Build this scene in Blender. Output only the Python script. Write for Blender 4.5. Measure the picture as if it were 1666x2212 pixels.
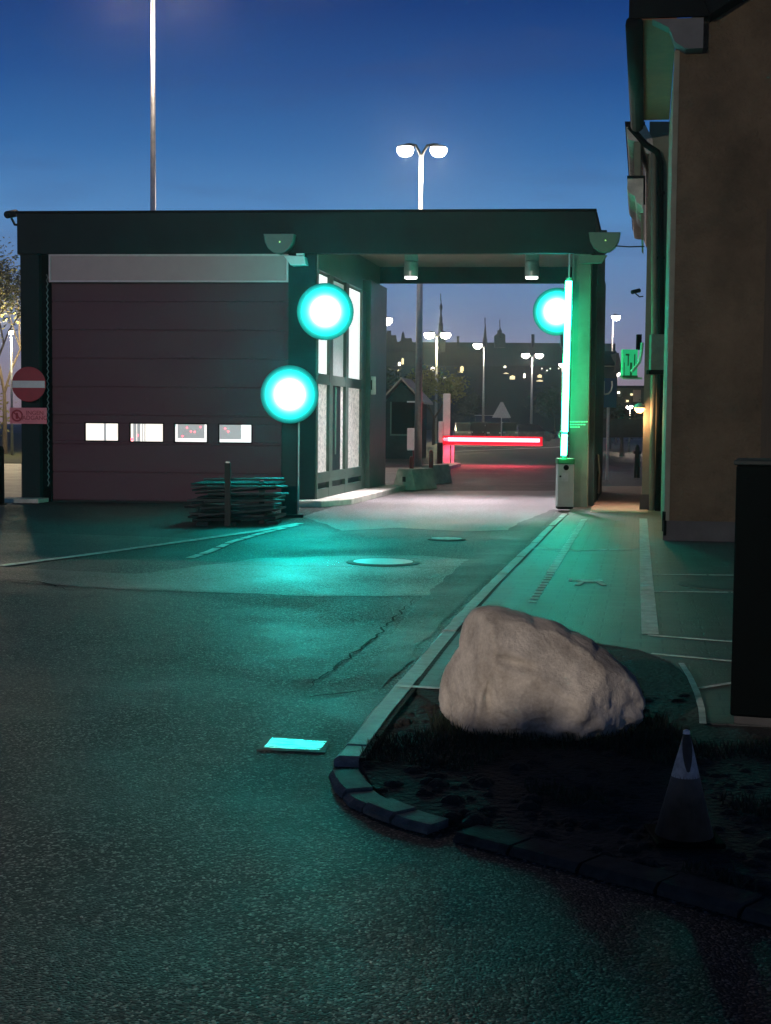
import bpy, math, random
from mathutils import Vector as V, noise as mnoise
random.seed(7)
S = bpy.context.scene
for o in list(bpy.data.objects): bpy.data.objects.remove(o)
R = math.radians
# ---------------------------------------------------------------- camera
FPX, CX, CY = 3000.0, 833.0, 1106.0
PITCH, ROLL, CAMH = math.atan(194/3000), 0.0092, 1.6
F_ = V((0, math.cos(PITCH), -math.sin(PITCH))); R0 = V((1, 0, 0)); U0 = R0.cross(F_)
R_ = R0*math.cos(ROLL) + U0*math.sin(ROLL); U_ = U0*math.cos(ROLL) - R0*math.sin(ROLL)
cam = bpy.data.cameras.new('camera'); co = bpy.data.objects.new('camera', cam)
S.collection.objects.link(co); S.camera = co
from mathutils import Matrix
m = Matrix.Identity(4)
for i in range(3): m[i][0] = R_[i]; m[i][1] = U_[i]; m[i][2] = -F_[i]
m[2][3] = CAMH
co.matrix_world = m
cam.sensor_fit = 'HORIZONTAL'; cam.sensor_width = 36; cam.lens = 36*FPX/1666
cam.clip_start = 0.1; cam.clip_end = 4000
# ---------------------------------------------------------------- sky at dusk
def srgb(r, g, b):
    f = lambda c: (c/255/12.92 if c/255 <= .04045 else ((c/255+.055)/1.055)**2.4)
    return (f(r), f(g), f(b), 1)
W = bpy.data.worlds.new('World'); S.world = W; W.use_nodes = True
nt = W.node_tree; nt.nodes.clear()
out = nt.nodes.new('ShaderNodeOutputWorld'); bg = nt.nodes.new('ShaderNodeBackground')
tc = nt.nodes.new('ShaderNodeTexCoord'); sep = nt.nodes.new('ShaderNodeSeparateXYZ')
rp = nt.nodes.new('ShaderNodeValToRGB')
nt.links.new(tc.outputs['Generated'], sep.inputs[0]); nt.links.new(sep.outputs[2], rp.inputs[0])
stops = [(0, (138, 116, 124)), (.03, (142, 130, 146)), (.06, (124, 132, 166)), (.09, (106, 134, 178)),
         (.145, (84, 138, 194)), (.19, (52, 108, 170)), (.235, (29, 80, 146)), (.285, (14, 56, 122)), (.5, (6, 20, 50)), (1, (3, 9, 20))]
while len(rp.color_ramp.elements) > 1: rp.color_ramp.elements.remove(rp.color_ramp.elements[0])
rp.color_ramp.elements[0].position = 0; rp.color_ramp.elements[0].color = srgb(*stops[0][1])
for p, c in stops[1:]:
    e = rp.color_ramp.elements.new(p); e.color = srgb(*c)
# faint cloud streaks, soft
mp = nt.nodes.new('ShaderNodeMapping'); mp.inputs['Scale'].default_value = (3, 3, 16)
nz = nt.nodes.new('ShaderNodeTexNoise'); nz.inputs['Scale'].default_value = 1.7; nz.inputs['Detail'].default_value = 5
r2 = nt.nodes.new('ShaderNodeMapRange'); r2.inputs[1].default_value = .55; r2.inputs[2].default_value = .75; r2.inputs[4].default_value = .35
mx = nt.nodes.new('ShaderNodeMix'); mx.data_type = 'RGBA'
nt.links.new(tc.outputs['Generated'], mp.inputs[0]); nt.links.new(mp.outputs[0], nz.inputs['Vector'])
nt.links.new(nz.outputs[0], r2.inputs[0]); nt.links.new(r2.outputs[0], mx.inputs[0])
nt.links.new(rp.outputs[0], mx.inputs[6]); mx.inputs[7].default_value = srgb(58, 72, 118)
nt.links.new(mx.outputs[2], bg.inputs[0]); nt.links.new(bg.outputs[0], out.inputs[0])
bg.inputs[1].default_value = 1.0
S.view_settings.view_transform = 'Standard'; S.view_settings.look = 'None'
S.view_settings.exposure = 0; S.view_settings.gamma = 1
S.render.engine = 'CYCLES'
S.cycles.max_bounces = 5; S.cycles.sample_clamp_indirect = 3; S.cycles.volume_bounces = 0
S.cycles.use_denoising = True
# ---------------------------------------------------------------- projection helpers (photo pixel -> point of the place)
def ray(px, py): return (F_ + R_*((px-CX)/FPX) + U_*(-(py-CY)/FPX))
CAM = V((0, 0, CAMH))
def G(px, py, h=0.0):
    d = ray(px, py); t = (h-CAMH)/d.z; return CAM + d*t
def Z(px, py, y):
    d = ray(px, py); return CAM + d*(y/d.y)
# ---------------------------------------------------------------- mesh helpers
class MB:
    def __init__(s): s.v = []; s.f = []
    def box(s, p, ex, ey, ez):
        p, ex, ey, ez = V(p), V(ex), V(ey), V(ez); b = len(s.v)
        for k in range(8): s.v.append(p + ex*(k & 1) + ey*((k >> 1) & 1) + ez*(k >> 2))
        fs = [(0, 2, 3, 1), (4, 5, 7, 6), (0, 1, 5, 4), (2, 6, 7, 3), (0, 4, 6, 2), (1, 3, 7, 5)]
        fl = ex.cross(ey).dot(ez) < 0
        for f in fs: s.f.append(tuple(b+i for i in (reversed(f) if fl else f)))
        return s
    def abox(s, x0, x1, y0, y1, z0, z1): return s.box((x0, y0, z0), (x1-x0, 0, 0), (0, y1-y0, 0), (0, 0, z1-z0))
    def rings(s, rs, cap=True):
        b = len(s.v); n = len(rs[0])
        for r in rs: s.v += [V(p) for p in r]
        for i in range(len(rs)-1):
            for j in range(n):
                k = (j+1) % n; s.f.append((b+i*n+j, b+i*n+k, b+(i+1)*n+k, b+(i+1)*n+j))
        if cap:
            s.f.append(tuple(reversed(range(b, b+n)))); s.f.append(tuple(range(b+(len(rs)-1)*n, b+len(rs)*n)))
        return s
    def tube(s, p0, p1, r0, r1=None, n=12):
        return s.path([p0, p1], [r0, r0 if r1 is None else r1], n)
    def path(s, pts, r, n=8, cap=True):
        pts = [V(p) for p in pts]
        if not isinstance(r, (list, tuple)): r = [r]*len(pts)
        rs = []; ref = None
        for i, p in enumerate(pts):
            t = (pts[min(i+1, len(pts)-1)] - pts[max(i-1, 0)]).normalized()
            a = ref - t*ref.dot(t) if ref is not None else t.orthogonal()
            if a.length < 1e-5: a = t.orthogonal()
            a.normalize(); ref = a; c = t.cross(a)
            rs.append([p + (a*math.cos(2*math.pi*j/n) + c*math.sin(2*math.pi*j/n))*r[i] for j in range(n)])
        return s.rings(rs, cap)
    def lathe(s, c, axis, prof, n=24):
        c = V(c); axis = V(axis).normalized(); a = axis.orthogonal().normalized(); b2 = axis.cross(a)
        return s.rings([[c + axis*h + (a*math.cos(2*math.pi*j/n)+b2*math.sin(2*math.pi*j/n))*max(r, 1e-4) for j in range(n)] for r, h in prof])
    def prism(s, poly, ext):
        b = len(s.v); n = len(poly); ext = V(ext); poly = [V(p) for p in poly]
        s.v += poly + [p+ext for p in poly]
        s.f.append(tuple(range(b, b+n))); s.f.append(tuple(range(b+2*n-1, b+n-1, -1)))
        for j in range(n):
            k = (j+1) % n; s.f.append((b+j, b+n+j, b+n+k, b+k))
        return s
    def poly(s, pts):
        b = len(s.v); s.v += [V(p) for p in pts]; s.f.append(tuple(range(b, b+len(pts)))); return s
    def grid(s, a, b_, c, d, nu, nv, fn=None):
        a, b_, c, d = V(a), V(b_), V(c), V(d); k = len(s.v)
        for j in range(nv+1):
            for i in range(nu+1):
                u, v = i/nu, j/nv
                p = (a*(1-u)+b_*u)*(1-v) + (d*(1-u)+c*u)*v
                s.v.append(fn(p) if fn else p)
        for j in range(nv):
            for i in range(nu):
                q = k+j*(nu+1)+i; s.f.append((q, q+1, q+nu+2, q+nu+1))
        return s
    def build(s, name, mat, parent=None, loc=None, smooth=False, bevel=0, fixn=False):
        org = V(loc) if loc is not None else (parent_loc(parent) if parent else V((0, 0, 0)))
        me = bpy.data.meshes.new(name); me.from_pydata([tuple(v-org) for v in s.v], [], s.f)
        if smooth: me.polygons.foreach_set('use_smooth', [True]*len(me.polygons))
        me.validate(); me.materials.append(mat); me.update()
        o = bpy.data.objects.new(name, me); S.collection.objects.link(o)
        if parent: o.parent = parent
        else: o.location = org
        if fixn:
            import bmesh
            bm = bmesh.new(); bm.from_mesh(me); bmesh.ops.recalc_face_normals(bm, faces=bm.faces); bm.to_mesh(me); bm.free()
        if bevel:
            md = o.modifiers.new('bevel', 'BEVEL'); md.width = bevel; md.segments = 2; md.limit_method = 'ANGLE'
        return o
def parent_loc(p):
    l = V((0, 0, 0))
    while p: l += p.location; p = p.parent
    return l
def tag(o, label, cat, group=None):
    o['label'] = label; o['category'] = cat
    if group: o['group'] = group
    return o
def thing(name, loc, label, cat, group=None):
    o = bpy.data.objects.new(name, None); o.empty_display_size = .2; S.collection.objects.link(o); o.location = V(loc)
    return tag(o, label, cat, group)
def struct(name, mb, mat, **k):
    o = mb.build(name, mat, **k); o['kind'] = 'structure'; return o
def text(name, s, mat, parent, center, size, xdir=(1, 0, 0), updir=(0, 0, 1), width=None, ext=.002):
    c = bpy.data.curves.new(name, 'FONT'); c.body = s; c.align_x = 'CENTER'; c.align_y = 'CENTER'; c.size = size; c.extrude = ext
    t = bpy.data.objects.new(name+'_c', c); S.collection.objects.link(t)
    bpy.context.view_layer.update()
    me = bpy.data.meshes.new_from_object(t.evaluated_get(bpy.context.evaluated_depsgraph_get()))
    bpy.data.objects.remove(t)
    x = V(xdir).normalized(); u = V(updir).normalized(); n = x.cross(u); org = parent_loc(parent)
    sc = 1
    if width:
        xs = [v.co.x for v in me.vertices]; sc = width/(max(xs)-min(xs))
    for v in me.vertices:
        q = V(center) + x*v.co.x*sc + u*v.co.y + n*v.co.z; v.co = q-org
    me.materials.clear(); me.materials.append(mat); me.name = name
    o = bpy.data.objects.new(name, me); S.collection.objects.link(o); o.parent = parent
    return o
def light(kind, name, loc, power, color, parent, rot=None, target=None, **k):
    L = bpy.data.lights.new(name, kind); L.energy = power; L.color = color
    for a, b in k.items(): setattr(L, a, b)
    o = bpy.data.objects.new(name, L); S.collection.objects.link(o); o.parent = parent; o.location = V(loc)-parent_loc(parent)
    if target is not None: o.rotation_euler = (V(target)-V(loc)).to_track_quat('-Z', 'Y').to_euler()
    return o
# ---------------------------------------------------------------- materials
def base(name):
    m = bpy.data.materials.new(name); m.use_nodes = True; t = m.node_tree
    return m, t, t.nodes['Principled BSDF']
def N(t, k, **kw):
    n = t.nodes.new(k)
    for a, b in kw.items():
        if a in ('op',): n.operation = b
        else: n.inputs[a].default_value = b
    return n
def mat(name, col, rough=.6, var=.25, scale=6, bump=.15, bscale=None, metal=0, spec=.5, dist=.01, stretch=None, rvar=.15):
    m, t, b = base(name); L = t.links
    b.inputs['Metallic'].default_value = metal; b.inputs['Specular IOR Level'].default_value = spec
    tcn = N(t, 'ShaderNodeTexCoord'); vec = tcn.outputs['Object']
    if stretch:
        mpn = N(t, 'ShaderNodeMapping'); mpn.inputs['Scale'].default_value = stretch; L.new(vec, mpn.inputs[0]); vec = mpn.outputs[0]
    n1 = N(t, 'ShaderNodeTexNoise', Scale=scale, Detail=6, Roughness=.65); L.new(vec, n1.inputs['Vector'])
    mr = N(t, 'ShaderNodeMapRange'); mr.inputs[1].default_value = .3; mr.inputs[2].default_value = .7
    mr.inputs[3].default_value = 1-var; mr.inputs[4].default_value = 1+var; L.new(n1.outputs[0], mr.inputs[0])
    mu = N(t, 'ShaderNodeVectorMath', op='SCALE'); mu.inputs[0].default_value = col[:3]; L.new(mr.outputs[0], mu.inputs['Scale'])
    L.new(mu.outputs[0], b.inputs['Base Color'])
    mr2 = N(t, 'ShaderNodeMapRange'); mr2.inputs[3].default_value = max(.02, rough-rvar); mr2.inputs[4].default_value = min(1, rough+rvar)
    L.new(n1.outputs[0], mr2.inputs[0]); L.new(mr2.outputs[0], b.inputs['Roughness'])
    if bump:
        n2 = N(t, 'ShaderNodeTexNoise', Scale=bscale or scale*6, Detail=4); L.new(vec, n2.inputs['Vector'])
        bp = N(t, 'ShaderNodeBump', Strength=bump, Distance=dist); L.new(n2.outputs[0], bp.inputs['Height']); L.new(bp.outputs[0], b.inputs['Normal'])
    return m
def emit(name, col, strength, basecol=(.8, .8, .8)):
    m, t, b = base(name); b.inputs['Base Color'].default_value = (*basecol[:3], 1)
    b.inputs['Emission Color'].default_value = (*col[:3], 1); b.inputs['Emission Strength'].default_value = strength
    return m
def asphalt(name, c0, c1, rough, patch=.35, grain=85, sparkle=.5):
    m, t, b = base(name); L = t.links; tcn = N(t, 'ShaderNodeTexCoord'); vec = tcn.outputs['Object']
    vo = N(t, 'ShaderNodeTexVoronoi', Scale=grain); L.new(vec, vo.inputs['Vector'])
    sc = N(t, 'ShaderNodeSeparateColor'); L.new(vo.outputs['Color'], sc.inputs[0])
    pw = N(t, 'ShaderNodeMath', op='POWER'); L.new(sc.outputs[0], pw.inputs[0]); pw.inputs[1].default_value = 6.5
    mx = N(t, 'ShaderNodeMix'); mx.data_type = 'RGBA'; L.new(pw.outputs[0], mx.inputs[0])
    mx.inputs[6].default_value = (*c0, 1); mx.inputs[7].default_value = (*c1, 1)
    n1 = N(t, 'ShaderNodeTexNoise', Scale=.55, Detail=7, Roughness=.62); L.new(vec, n1.inputs['Vector'])
    mr = N(t, 'ShaderNodeMapRange'); mr.inputs[1].default_value = .35; mr.inputs[2].default_value = .65
    mr.inputs[3].default_value = 1-patch; mr.inputs[4].default_value = 1+patch; L.new(n1.outputs[0], mr.inputs[0])
    mu = N(t, 'ShaderNodeVectorMath', op='SCALE'); L.new(mx.outputs[2], mu.inputs[0]); L.new(mr.outputs[0], mu.inputs['Scale'])
    L.new(mu.outputs[0], b.inputs['Base Color'])
    # roughness: patches of smoother, worn stone; some single grains glint
    m2 = N(t, 'ShaderNodeMapRange'); m2.inputs[1].default_value = .3; m2.inputs[2].default_value = .7
    m2.inputs[3].default_value = rough-.12; m2.inputs[4].default_value = rough+.15; L.new(n1.outputs[0], m2.inputs[0])
    gt = N(t, 'ShaderNodeMath', op='GREATER_THAN'); gt.inputs[1].default_value = .93; L.new(sc.outputs[1], gt.inputs[0])
    ms = N(t, 'ShaderNodeMath', op='MULTIPLY'); ms.inputs[1].default_value = -.25*sparkle; L.new(gt.outputs[0], ms.inputs[0])
    ad = N(t, 'ShaderNodeMath', op='ADD'); L.new(m2.outputs[0], ad.inputs[0]); L.new(ms.outputs[0], ad.inputs[1]); L.new(ad.outputs[0], b.inputs['Roughness'])
    bp = N(t, 'ShaderNodeBump', Strength=.9, Distance=.006); L.new(vo.outputs['Distance'], bp.inputs['Height']); bp.invert = True
    n3 = N(t, 'ShaderNodeTexNoise', Scale=2.2, Detail=4); L.new(vec, n3.inputs['Vector'])
    b.inputs['Specular IOR Level'].default_value = .22
    b2 = N(t, 'ShaderNodeBump', Strength=.5, Distance=.05); L.new(n3.outputs[0], b2.inputs['Height']); L.new(bp.outputs[0], b2.inputs['Normal'])
    L.new(b2.outputs[0], b.inputs['Normal'])
    return m
ROADANG = math.atan(560/3000)
def paving(name, c, mortar, bw=.3, bh=.2, rough=.55, ang=ROADANG):
    m, t, b = base(name); L = t.links; tcn = N(t, 'ShaderNodeTexCoord')
    mpn = N(t, 'ShaderNodeMapping'); mpn.inputs['Rotation'].default_value = (0, 0, ang); L.new(tcn.outputs['Object'], mpn.inputs[0])
    br = N(t, 'ShaderNodeTexBrick', Scale=1.0); br.inputs['Brick Width'].default_value = bw; br.inputs['Row Height'].default_value = bh
    br.inputs['Mortar Size'].default_value = .008; br.inputs['Color1'].default_value = (*c, 1)
    br.inputs['Color2'].default_value = (c[0]*.72, c[1]*.72, c[2]*.72, 1); br.inputs['Mortar'].default_value = (*mortar, 1)
    L.new(mpn.outputs[0], br.inputs['Vector'])
    n1 = N(t, 'ShaderNodeTexNoise', Scale=1.2, Detail=8, Roughness=.7); L.new(tcn.outputs['Object'], n1.inputs['Vector'])
    mr = N(t, 'ShaderNodeMapRange'); mr.inputs[1].default_value = .3; mr.inputs[2].default_value = .7
    mr.inputs[3].default_value = .55; mr.inputs[4].default_value = 1.35; L.new(n1.outputs[0], mr.inputs[0])
    mu = N(t, 'ShaderNodeVectorMath', op='SCALE'); L.new(br.outputs['Color'], mu.inputs[0]); L.new(mr.outputs[0], mu.inputs['Scale'])
    L.new(mu.outputs[0], b.inputs['Base Color']); b.inputs['Roughness'].default_value = rough
    n2 = N(t, 'ShaderNodeTexNoise', Scale=60, Detail=3); L.new(tcn.outputs['Object'], n2.inputs['Vector'])
    bp0 = N(t, 'ShaderNodeBump', Strength=.4, Distance=.01); L.new(n2.outputs[0], bp0.inputs['Height'])
    bp = N(t, 'ShaderNodeBump', Strength=.6, Distance=.01); bp.invert = True; L.new(br.outputs['Fac'], bp.inputs['Height']); L.new(bp0.outputs[0], bp.inputs['Normal'])
    L.new(bp.outputs[0], b.inputs['Normal'])
    return m
def lens_bloom_mat(name, centre, col, hi, lo, rad, rim=.53):
    # signal lens with the lamp's bloom drawn in: white core fading through cyan
    m, t, b = base(name); L = t.links; b.inputs['Base Color'].default_value = (.05, .2, .18, 1)
    ge = N(t, 'ShaderNodeTexCoord'); d = N(t, 'ShaderNodeVectorMath', op='LENGTH'); L.new(ge.outputs['Object'], d.inputs[0])
    mr = N(t, 'ShaderNodeMapRange'); mr.inputs[1].default_value = rad*rim; mr.inputs[2].default_value = rad; L.new(d.outputs['Value'], mr.inputs[0])
    pw = N(t, 'ShaderNodeMath', op='POWER'); pw.inputs[0].default_value = lo/hi; L.new(mr.outputs[0], pw.inputs[1])
    ml = N(t, 'ShaderNodeMath', op='MULTIPLY'); ml.inputs[1].default_value = hi; L.new(pw.outputs[0], ml.inputs[0]); L.new(ml.outputs[0], b.inputs['Emission Strength'])
    b.inputs['Emission Color'].default_value = (*col, 1)
    return m
M = dict(
 asph=asphalt('asphalt', (.008, .0105, .0105), (.205, .185, .17), .6, grain=105, patch=.5),
 asph_new=asphalt('asphalt_dark_patch', (.007, .008, .008), (.05, .05, .048), .55, sparkle=.3),
 asph_pale=asphalt('asphalt_pale_patch', (.024, .026, .025), (.24, .24, .23), .5, grain=110),
 pave=paving('concrete_pavers', (.050, .053, .050), (.014, .014, .014)),
 farpave=paving('far_pavers', (.30, .27, .23), (.14, .13, .11), .6, .4),
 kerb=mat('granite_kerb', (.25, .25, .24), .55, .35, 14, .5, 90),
 paint=mat('road_paint', (.42, .43, .41), .6, .55, 9, .3, 60),
 soil=mat('soil', (.018, .016, .013), .95, .6, 4, 1.0, 30, dist=.04),
 grass=mat('grass_blade', (.016, .026, .012), .8, .5, 3, 0),
 steel=mat('galvanised_steel', (.42, .43, .43), .42, .18, 8, .05, metal=.7),
 dark=mat('anthracite_cladding', (.008, .020, .022), .6, .25, 1.5, .08, 30, spec=.15),
 darkf=mat('dark_frame', (.008, .014, .015), .5, .2, 3, .05, spec=.2),
 column=mat('painted_column', (.07, .11, .09), .45, .2, 2.5, .1, 30),
 doorp=mat('purple_grey_door_panel', (.092, .024, .042), .6, .12, .8, .06, 90, stretch=(1, 1, 3)),
 board=mat('pale_sign_board', (.44, .33, .32), .5, .08, 2, .03),
 boardf=mat('pale_aluminium_trim', (.62, .52, .52), .4, .1, 6, .03),
 plaster=mat('ochre_plaster', (.105, .080, .050), .9, .45, .9, .9, 26, dist=.04, spec=.2),
 plaster2=mat('cream_plaster', (.17, .18, .13), .85, .3, 1.3, .4, 40, dist=.015),
 stone=mat('stone_plinth', (.055, .055, .055), .85, .35, 2, .4, 30),
 roofm=mat('black_roof_edge', (.005, .006, .007), .75, .3, 3, .2, spec=.08),
 gate_pool=asphalt('light_pool_ground', (.11, .105, .105), (.34, .33, .33), .5, patch=.35),
 backb=mat('grey_backboard', (.55, .6, .6), .9, .05, 3, 0, spec=.1), rail=mat('dull_rail', (.04, .05, .05), .6, .4, 6, .1), crackm=mat('tar_crack', (.004, .004, .004), .8, .3, 9, .2, spec=.1), gritm=mat('pale_grit', (.22, .22, .2), .5, .5, 90, 0),
 kerb2=mat('kerb_corner_stone', (.13, .135, .12), .7, .35, 14, .5, 90, spec=.2), kerb_shade=mat('kerb_shadow_tone', (.05, .05, .046), .8, .4, 12, .5, 80, spec=.1),
 rock=None, black=mat('black_metal', (.0015, .003, .0035), .7, .3, 3, .1, spec=.03),
 rubber=mat('black_rubber', (.02, .02, .02), .8, .3, 8, .1),
 white=mat('white_paint', (.7, .7, .68), .45, .12, 5, .05),
 offwhite=mat('off_white_enclosure', (.34, .36, .33), .5, .12, 3, .05),
 conc=mat('concrete', (.55, .53, .47), .8, .3, 4, .5, 40, dist=.02),
 red=mat('red_film', (.36, .015, .03), .45, .15, 5, .05),
 redpost=mat('red_post_paint', (.30, .05, .05), .5, .3, 8, .05),
 wood=mat('dark_board', (.014, .028, .03), .8, .4, 4, .2, 20, spec=.1),
 roofpale=mat('pale_roof_sheet', (.30, .26, .21), .6, .25, 3, .1),
 palace=mat('dark_brick_facade', (.006, .018, .020), .95, .25, .08, 0),
 palroof=mat('dark_copper_roof', (.005, .014, .017), .8, .25, .08, 0),
 blue=mat('blue_film', (.012, .07, .16), .45, .1, 4, .03),
 beige=mat('beige_render', (.45, .38, .28), .85, .2, 2, .2),
 bark=mat('bark', (.07, .055, .04), .9, .4, 8, .8, 30),
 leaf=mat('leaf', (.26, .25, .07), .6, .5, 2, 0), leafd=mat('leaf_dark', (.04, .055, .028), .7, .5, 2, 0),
 carw=mat('white_car_paint', (.6, .6, .56), .3, .05, 2, 0), card=mat('dark_car_paint', (.03, .035, .04), .25, .1, 2, 0),
 carg=mat('grey_car_paint', (.10, .11, .11), .3, .1, 2, 0), glass=mat('car_glass', (.02, .025, .03), .08, .1, 2, 0),
 lampw=emit('sodium_white_lamp', (1, .90, .78), 30), lampw2=emit('small_white_lamp', (1, .9, .82), 12),
 warmwin=emit('lit_window', (1, .80, .40), 1.6), warmwin2=emit('lit_window_pale', (1, .9, .7), 4),
 cream=emit('lit_room_cream', (1, .90, .78), 1.15), roomgrey=emit('lit_room_grey', (.80, .80, .80), .30),
 roomdark=mat('curtain_shade', (.12, .11, .10), .8, .2, 8, 0),
 redled=emit('red_led', (1, .05, .08), 6), greenled=emit('tiny_green_led', (.4, 1, .15), 2.5),
 cable=mat('cable', (.03, .03, .035), .6, .1, 4, 0),
 greenbox=emit('green_display', (.02, .75, .28), .42, (.02, .3, .12)), greenpale=mat('green_pale_enamel', (.25, .55, .38), .5, .1, 4, 0),
 dgreen=mat('dark_green_enamel', (.01, .14, .05), .5, .1, 4, 0),
 orange=emit('amber_lamp', (1, .42, .13), 9), cone=mat('faded_cone_plastic', (.075, .06, .045), .6, .5, 9, .2), conew=mat('dirty_reflective_band', (.34, .34, .32), .5, .6, 18, .2),
 iron=mat('worn_iron', (.6, .6, .57), .28, .95, 9, .6, 60, metal=1, rvar=.25, stretch=(1, 7, 1)), ironr=mat('rusty_iron', (.05, .045, .04), .7, .4, 20, .5, 60),
)
# ---------------------------------------------------------------- ground
g = MB(); NX = 60
g.grid((-60, -30, 0), (60, -30, 0), (60, 70, 0), (-60, 70, 0), 1, 1)
struct('road', g, M['asph'])
g = MB().poly([(-300, -60, -.012), (300, -60, -.012), (300, 420, -.012), (-300, 420, -.012)])
struct('ground', g, M['asph'])
KH = .05; HAZE = .00058
kerbpx = [(1213, 1109), (1178, 1140), (1150, 1168), (1118, 1197), (1092, 1222), (1045, 1266), (1000, 1312), (955, 1362), (915, 1407), (870, 1460), (830, 1507), (800, 1541), (772, 1576), (745, 1609), (727, 1634)]
kerb2px = [(712, 1655), (727, 1686), (760, 1717), (815, 1741), (880, 1764), (980, 1788), (1100, 1818), (1250, 1856), (1420, 1900), (1666, 1968), (1900, 2040)]
kA = [G(x, y, KH) for x, y in kerbpx]; kB = [G(x, y, KH) for x, y in kerb2px]
def resample(pts, step):
    out = [pts[0]]; acc = 0
    for a, b in zip(pts, pts[1:]):
        L = (b-a).length; n = max(1, int(L/step+.5))
        for i in range(1, n+1): out.append(a+(b-a)*(i/n))
    return out
def offset(pts, w):
    r = []
    for i, p in enumerate(pts):
        t = (pts[min(i+1, len(pts)-1)]-pts[max(i-1, 0)]); t.z = 0; t.normalize()
        r.append(p + V((-t.y, t.x, 0))*w)       # to the left of travel
    return r
def kerbstones(pts, w, per, sink=0):
    mb = MB(); pts = resample(pts, .25); inn = offset(pts, w); i = 0
    while i < len(pts)-1:
        j = min(i+per, len(pts)-1); dz = random.uniform(-.006, .006) - sink
        rs = []
        for k in range(i, j+1):
            o_, n_ = pts[k].copy(), inn[k].copy()
            t = (pts[min(k+1, len(pts)-1)]-pts[max(k-1, 0)]); t.z = 0; t.normalize()
            if k == i: o_ += t*.008; n_ += t*.008
            if k == j: o_ -= t*.008; n_ -= t*.008
            out_ = (o_-n_).normalized(); jit = mnoise.noise(o_*6)*.008
            top = KH+dz+jit*.5
            rs.append([V((o_.x+out_.x*.012, o_.y+out_.y*.012, -.05)), V((o_.x+out_.x*(.008+jit), o_.y+out_.y*(.008+jit), top-.02)), V((o_.x-out_.x*.014, o_.y-out_.y*.014, top)),
                       V((n_.x, n_.y, top)), V((n_.x, n_.y, -.05))])
        mb.rings(rs); i = j
    return mb
# going from far to near the pavement lies on the left-hand side of travel (towards +x)
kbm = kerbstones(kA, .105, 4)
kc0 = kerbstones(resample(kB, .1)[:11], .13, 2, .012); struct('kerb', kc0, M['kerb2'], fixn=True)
kc = kerbstones(resample(kB, .1)[11:], .15, 3, .015); struct('kerb', kc, M['kerb_shade'], fixn=True)  # rest of the near kerb: its shadow is put into a darker stone colour
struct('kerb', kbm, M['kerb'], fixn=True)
inA = offset(kA, .105); inB = offset(kB, .16)
far0 = G(1213, 1109, KH)
# pavement: from the bed's back edge to far along the building
bedback = [G(x, y, KH) for x, y in ((870, 1476), (950, 1486), (1080, 1440), (1200, 1392), (1290, 1388), (1380, 1402), (1450, 1428), (1490, 1462), (1512, 1505), (1522, 1560), (1660, 1566))]
bb = [V((p.x, p.y, KH-.004)) for p in bedback]
dirR = V((math.sin(ROADANG), math.cos(ROADANG), 0))
pv = [V((p.x, p.y, KH-.004)) for p in inA[:10]]
farp = pv[0]
pv_poly = [farp + dirR*3.2] + pv + bb + [bb[-1]+V((3, 0, 0)), bb[-1]+V((7, 24, 0)), farp + dirR*3.2 + V((2.2, 0, 0))]
struct('kerb_joint', MB().rings([[V((p.x, p.y, KH-.003)), V((q.x, q.y, KH-.003)), V((q.x, q.y, KH-.02)), V((p.x, p.y, KH-.02))] for p, q in zip(offset(kA, .106), offset(kA, .135))]), M['soil'], fixn=True)
struct('pavement', MB().prism([p for p in pv_poly], (0, 0, -.2)), M['pave'], fixn=True)
# planting bed with lumpy soil
bed_poly = [V((p.x, p.y, KH-.02)) for p in inA[9:]] + [V((p.x, p.y, KH-.03)) for p in inB] + [V((8, 3, KH-.03)), V((8, bb[-1].y, KH-.02))] + [V((p.x, p.y, KH-.012)) for p in reversed(bb)]
struct('planting_bed', MB().prism(bed_poly, (0, 0, -.2)), M['soil'], fixn=True)
def inside(p, poly):
    c = False; n = len(poly)
    for i in range(n):
        a, b = poly[i], poly[(i+1) % n]
        if (a.y > p.y) != (b.y > p.y) and p.x < (b.x-a.x)*(p.y-a.y)/(b.y-a.y)+a.x: c = not c
    return c
lump = MB(); kk = 0
for _ in range(2200):
    p = V((random.uniform(-.4, 4), random.uniform(2.5, 8.2), KH-.03))
    if not inside(p, bed_poly): continue
    r = random.uniform(.008, .03)*random.choice([1, 1, 1.6]); ring = []
    rs = []
    for q, h in ((1.25, 0), (1, .5), (.5, .9), (.05, 1)):
        rs.append([p+V((math.cos(a)*r*q*random.uniform(.8, 1.2), math.sin(a)*r*q*random.uniform(.8, 1.2), h*r*.7)) for a in [k*math.pi/3.5 for k in range(7)]])
    lump.rings(rs)
o = lump.build('soil_clods', M['soil']); o['kind'] = 'stuff'; tag(o, 'dark clods of earth in the planting bed around the boulder', 'soil')
gr = MB(); cnt = 0
tries = 0
while cnt < 7000 and tries < 60000:
    tries += 1
    p = V((random.uniform(-.2, 3.2), random.uniform(3.2, 7.6), KH-.02))
    if not inside(p, bed_poly): continue
    dens = mnoise.noise(V((p.x*1.6, p.y*1.6, 3)))
    nearrock = abs(p.y-6.95) < .35 and .25 < p.x < 1.5
    if not nearrock and dens < .18: continue
    if p.y > 7.35: continue
    h = random.uniform(.02, .06)*(1.5 if nearrock else 1); a = random.uniform(0, 6.28); w = .004
    dx, dy = math.cos(a)*w, math.sin(a)*w; lean = V((random.uniform(-.5, .5), random.uniform(-.5, .5), 1))*h
    gr.v += [p+V((-dx, -dy, 0)), p+V((dx, dy, 0)), p+lean*.6+V((dx*.7, dy*.7, 0)), p+lean]
    gr.f.append((len(gr.v)-4, len(gr.v)-3, len(gr.v)-2, len(gr.v)-1)); cnt += 1
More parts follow.
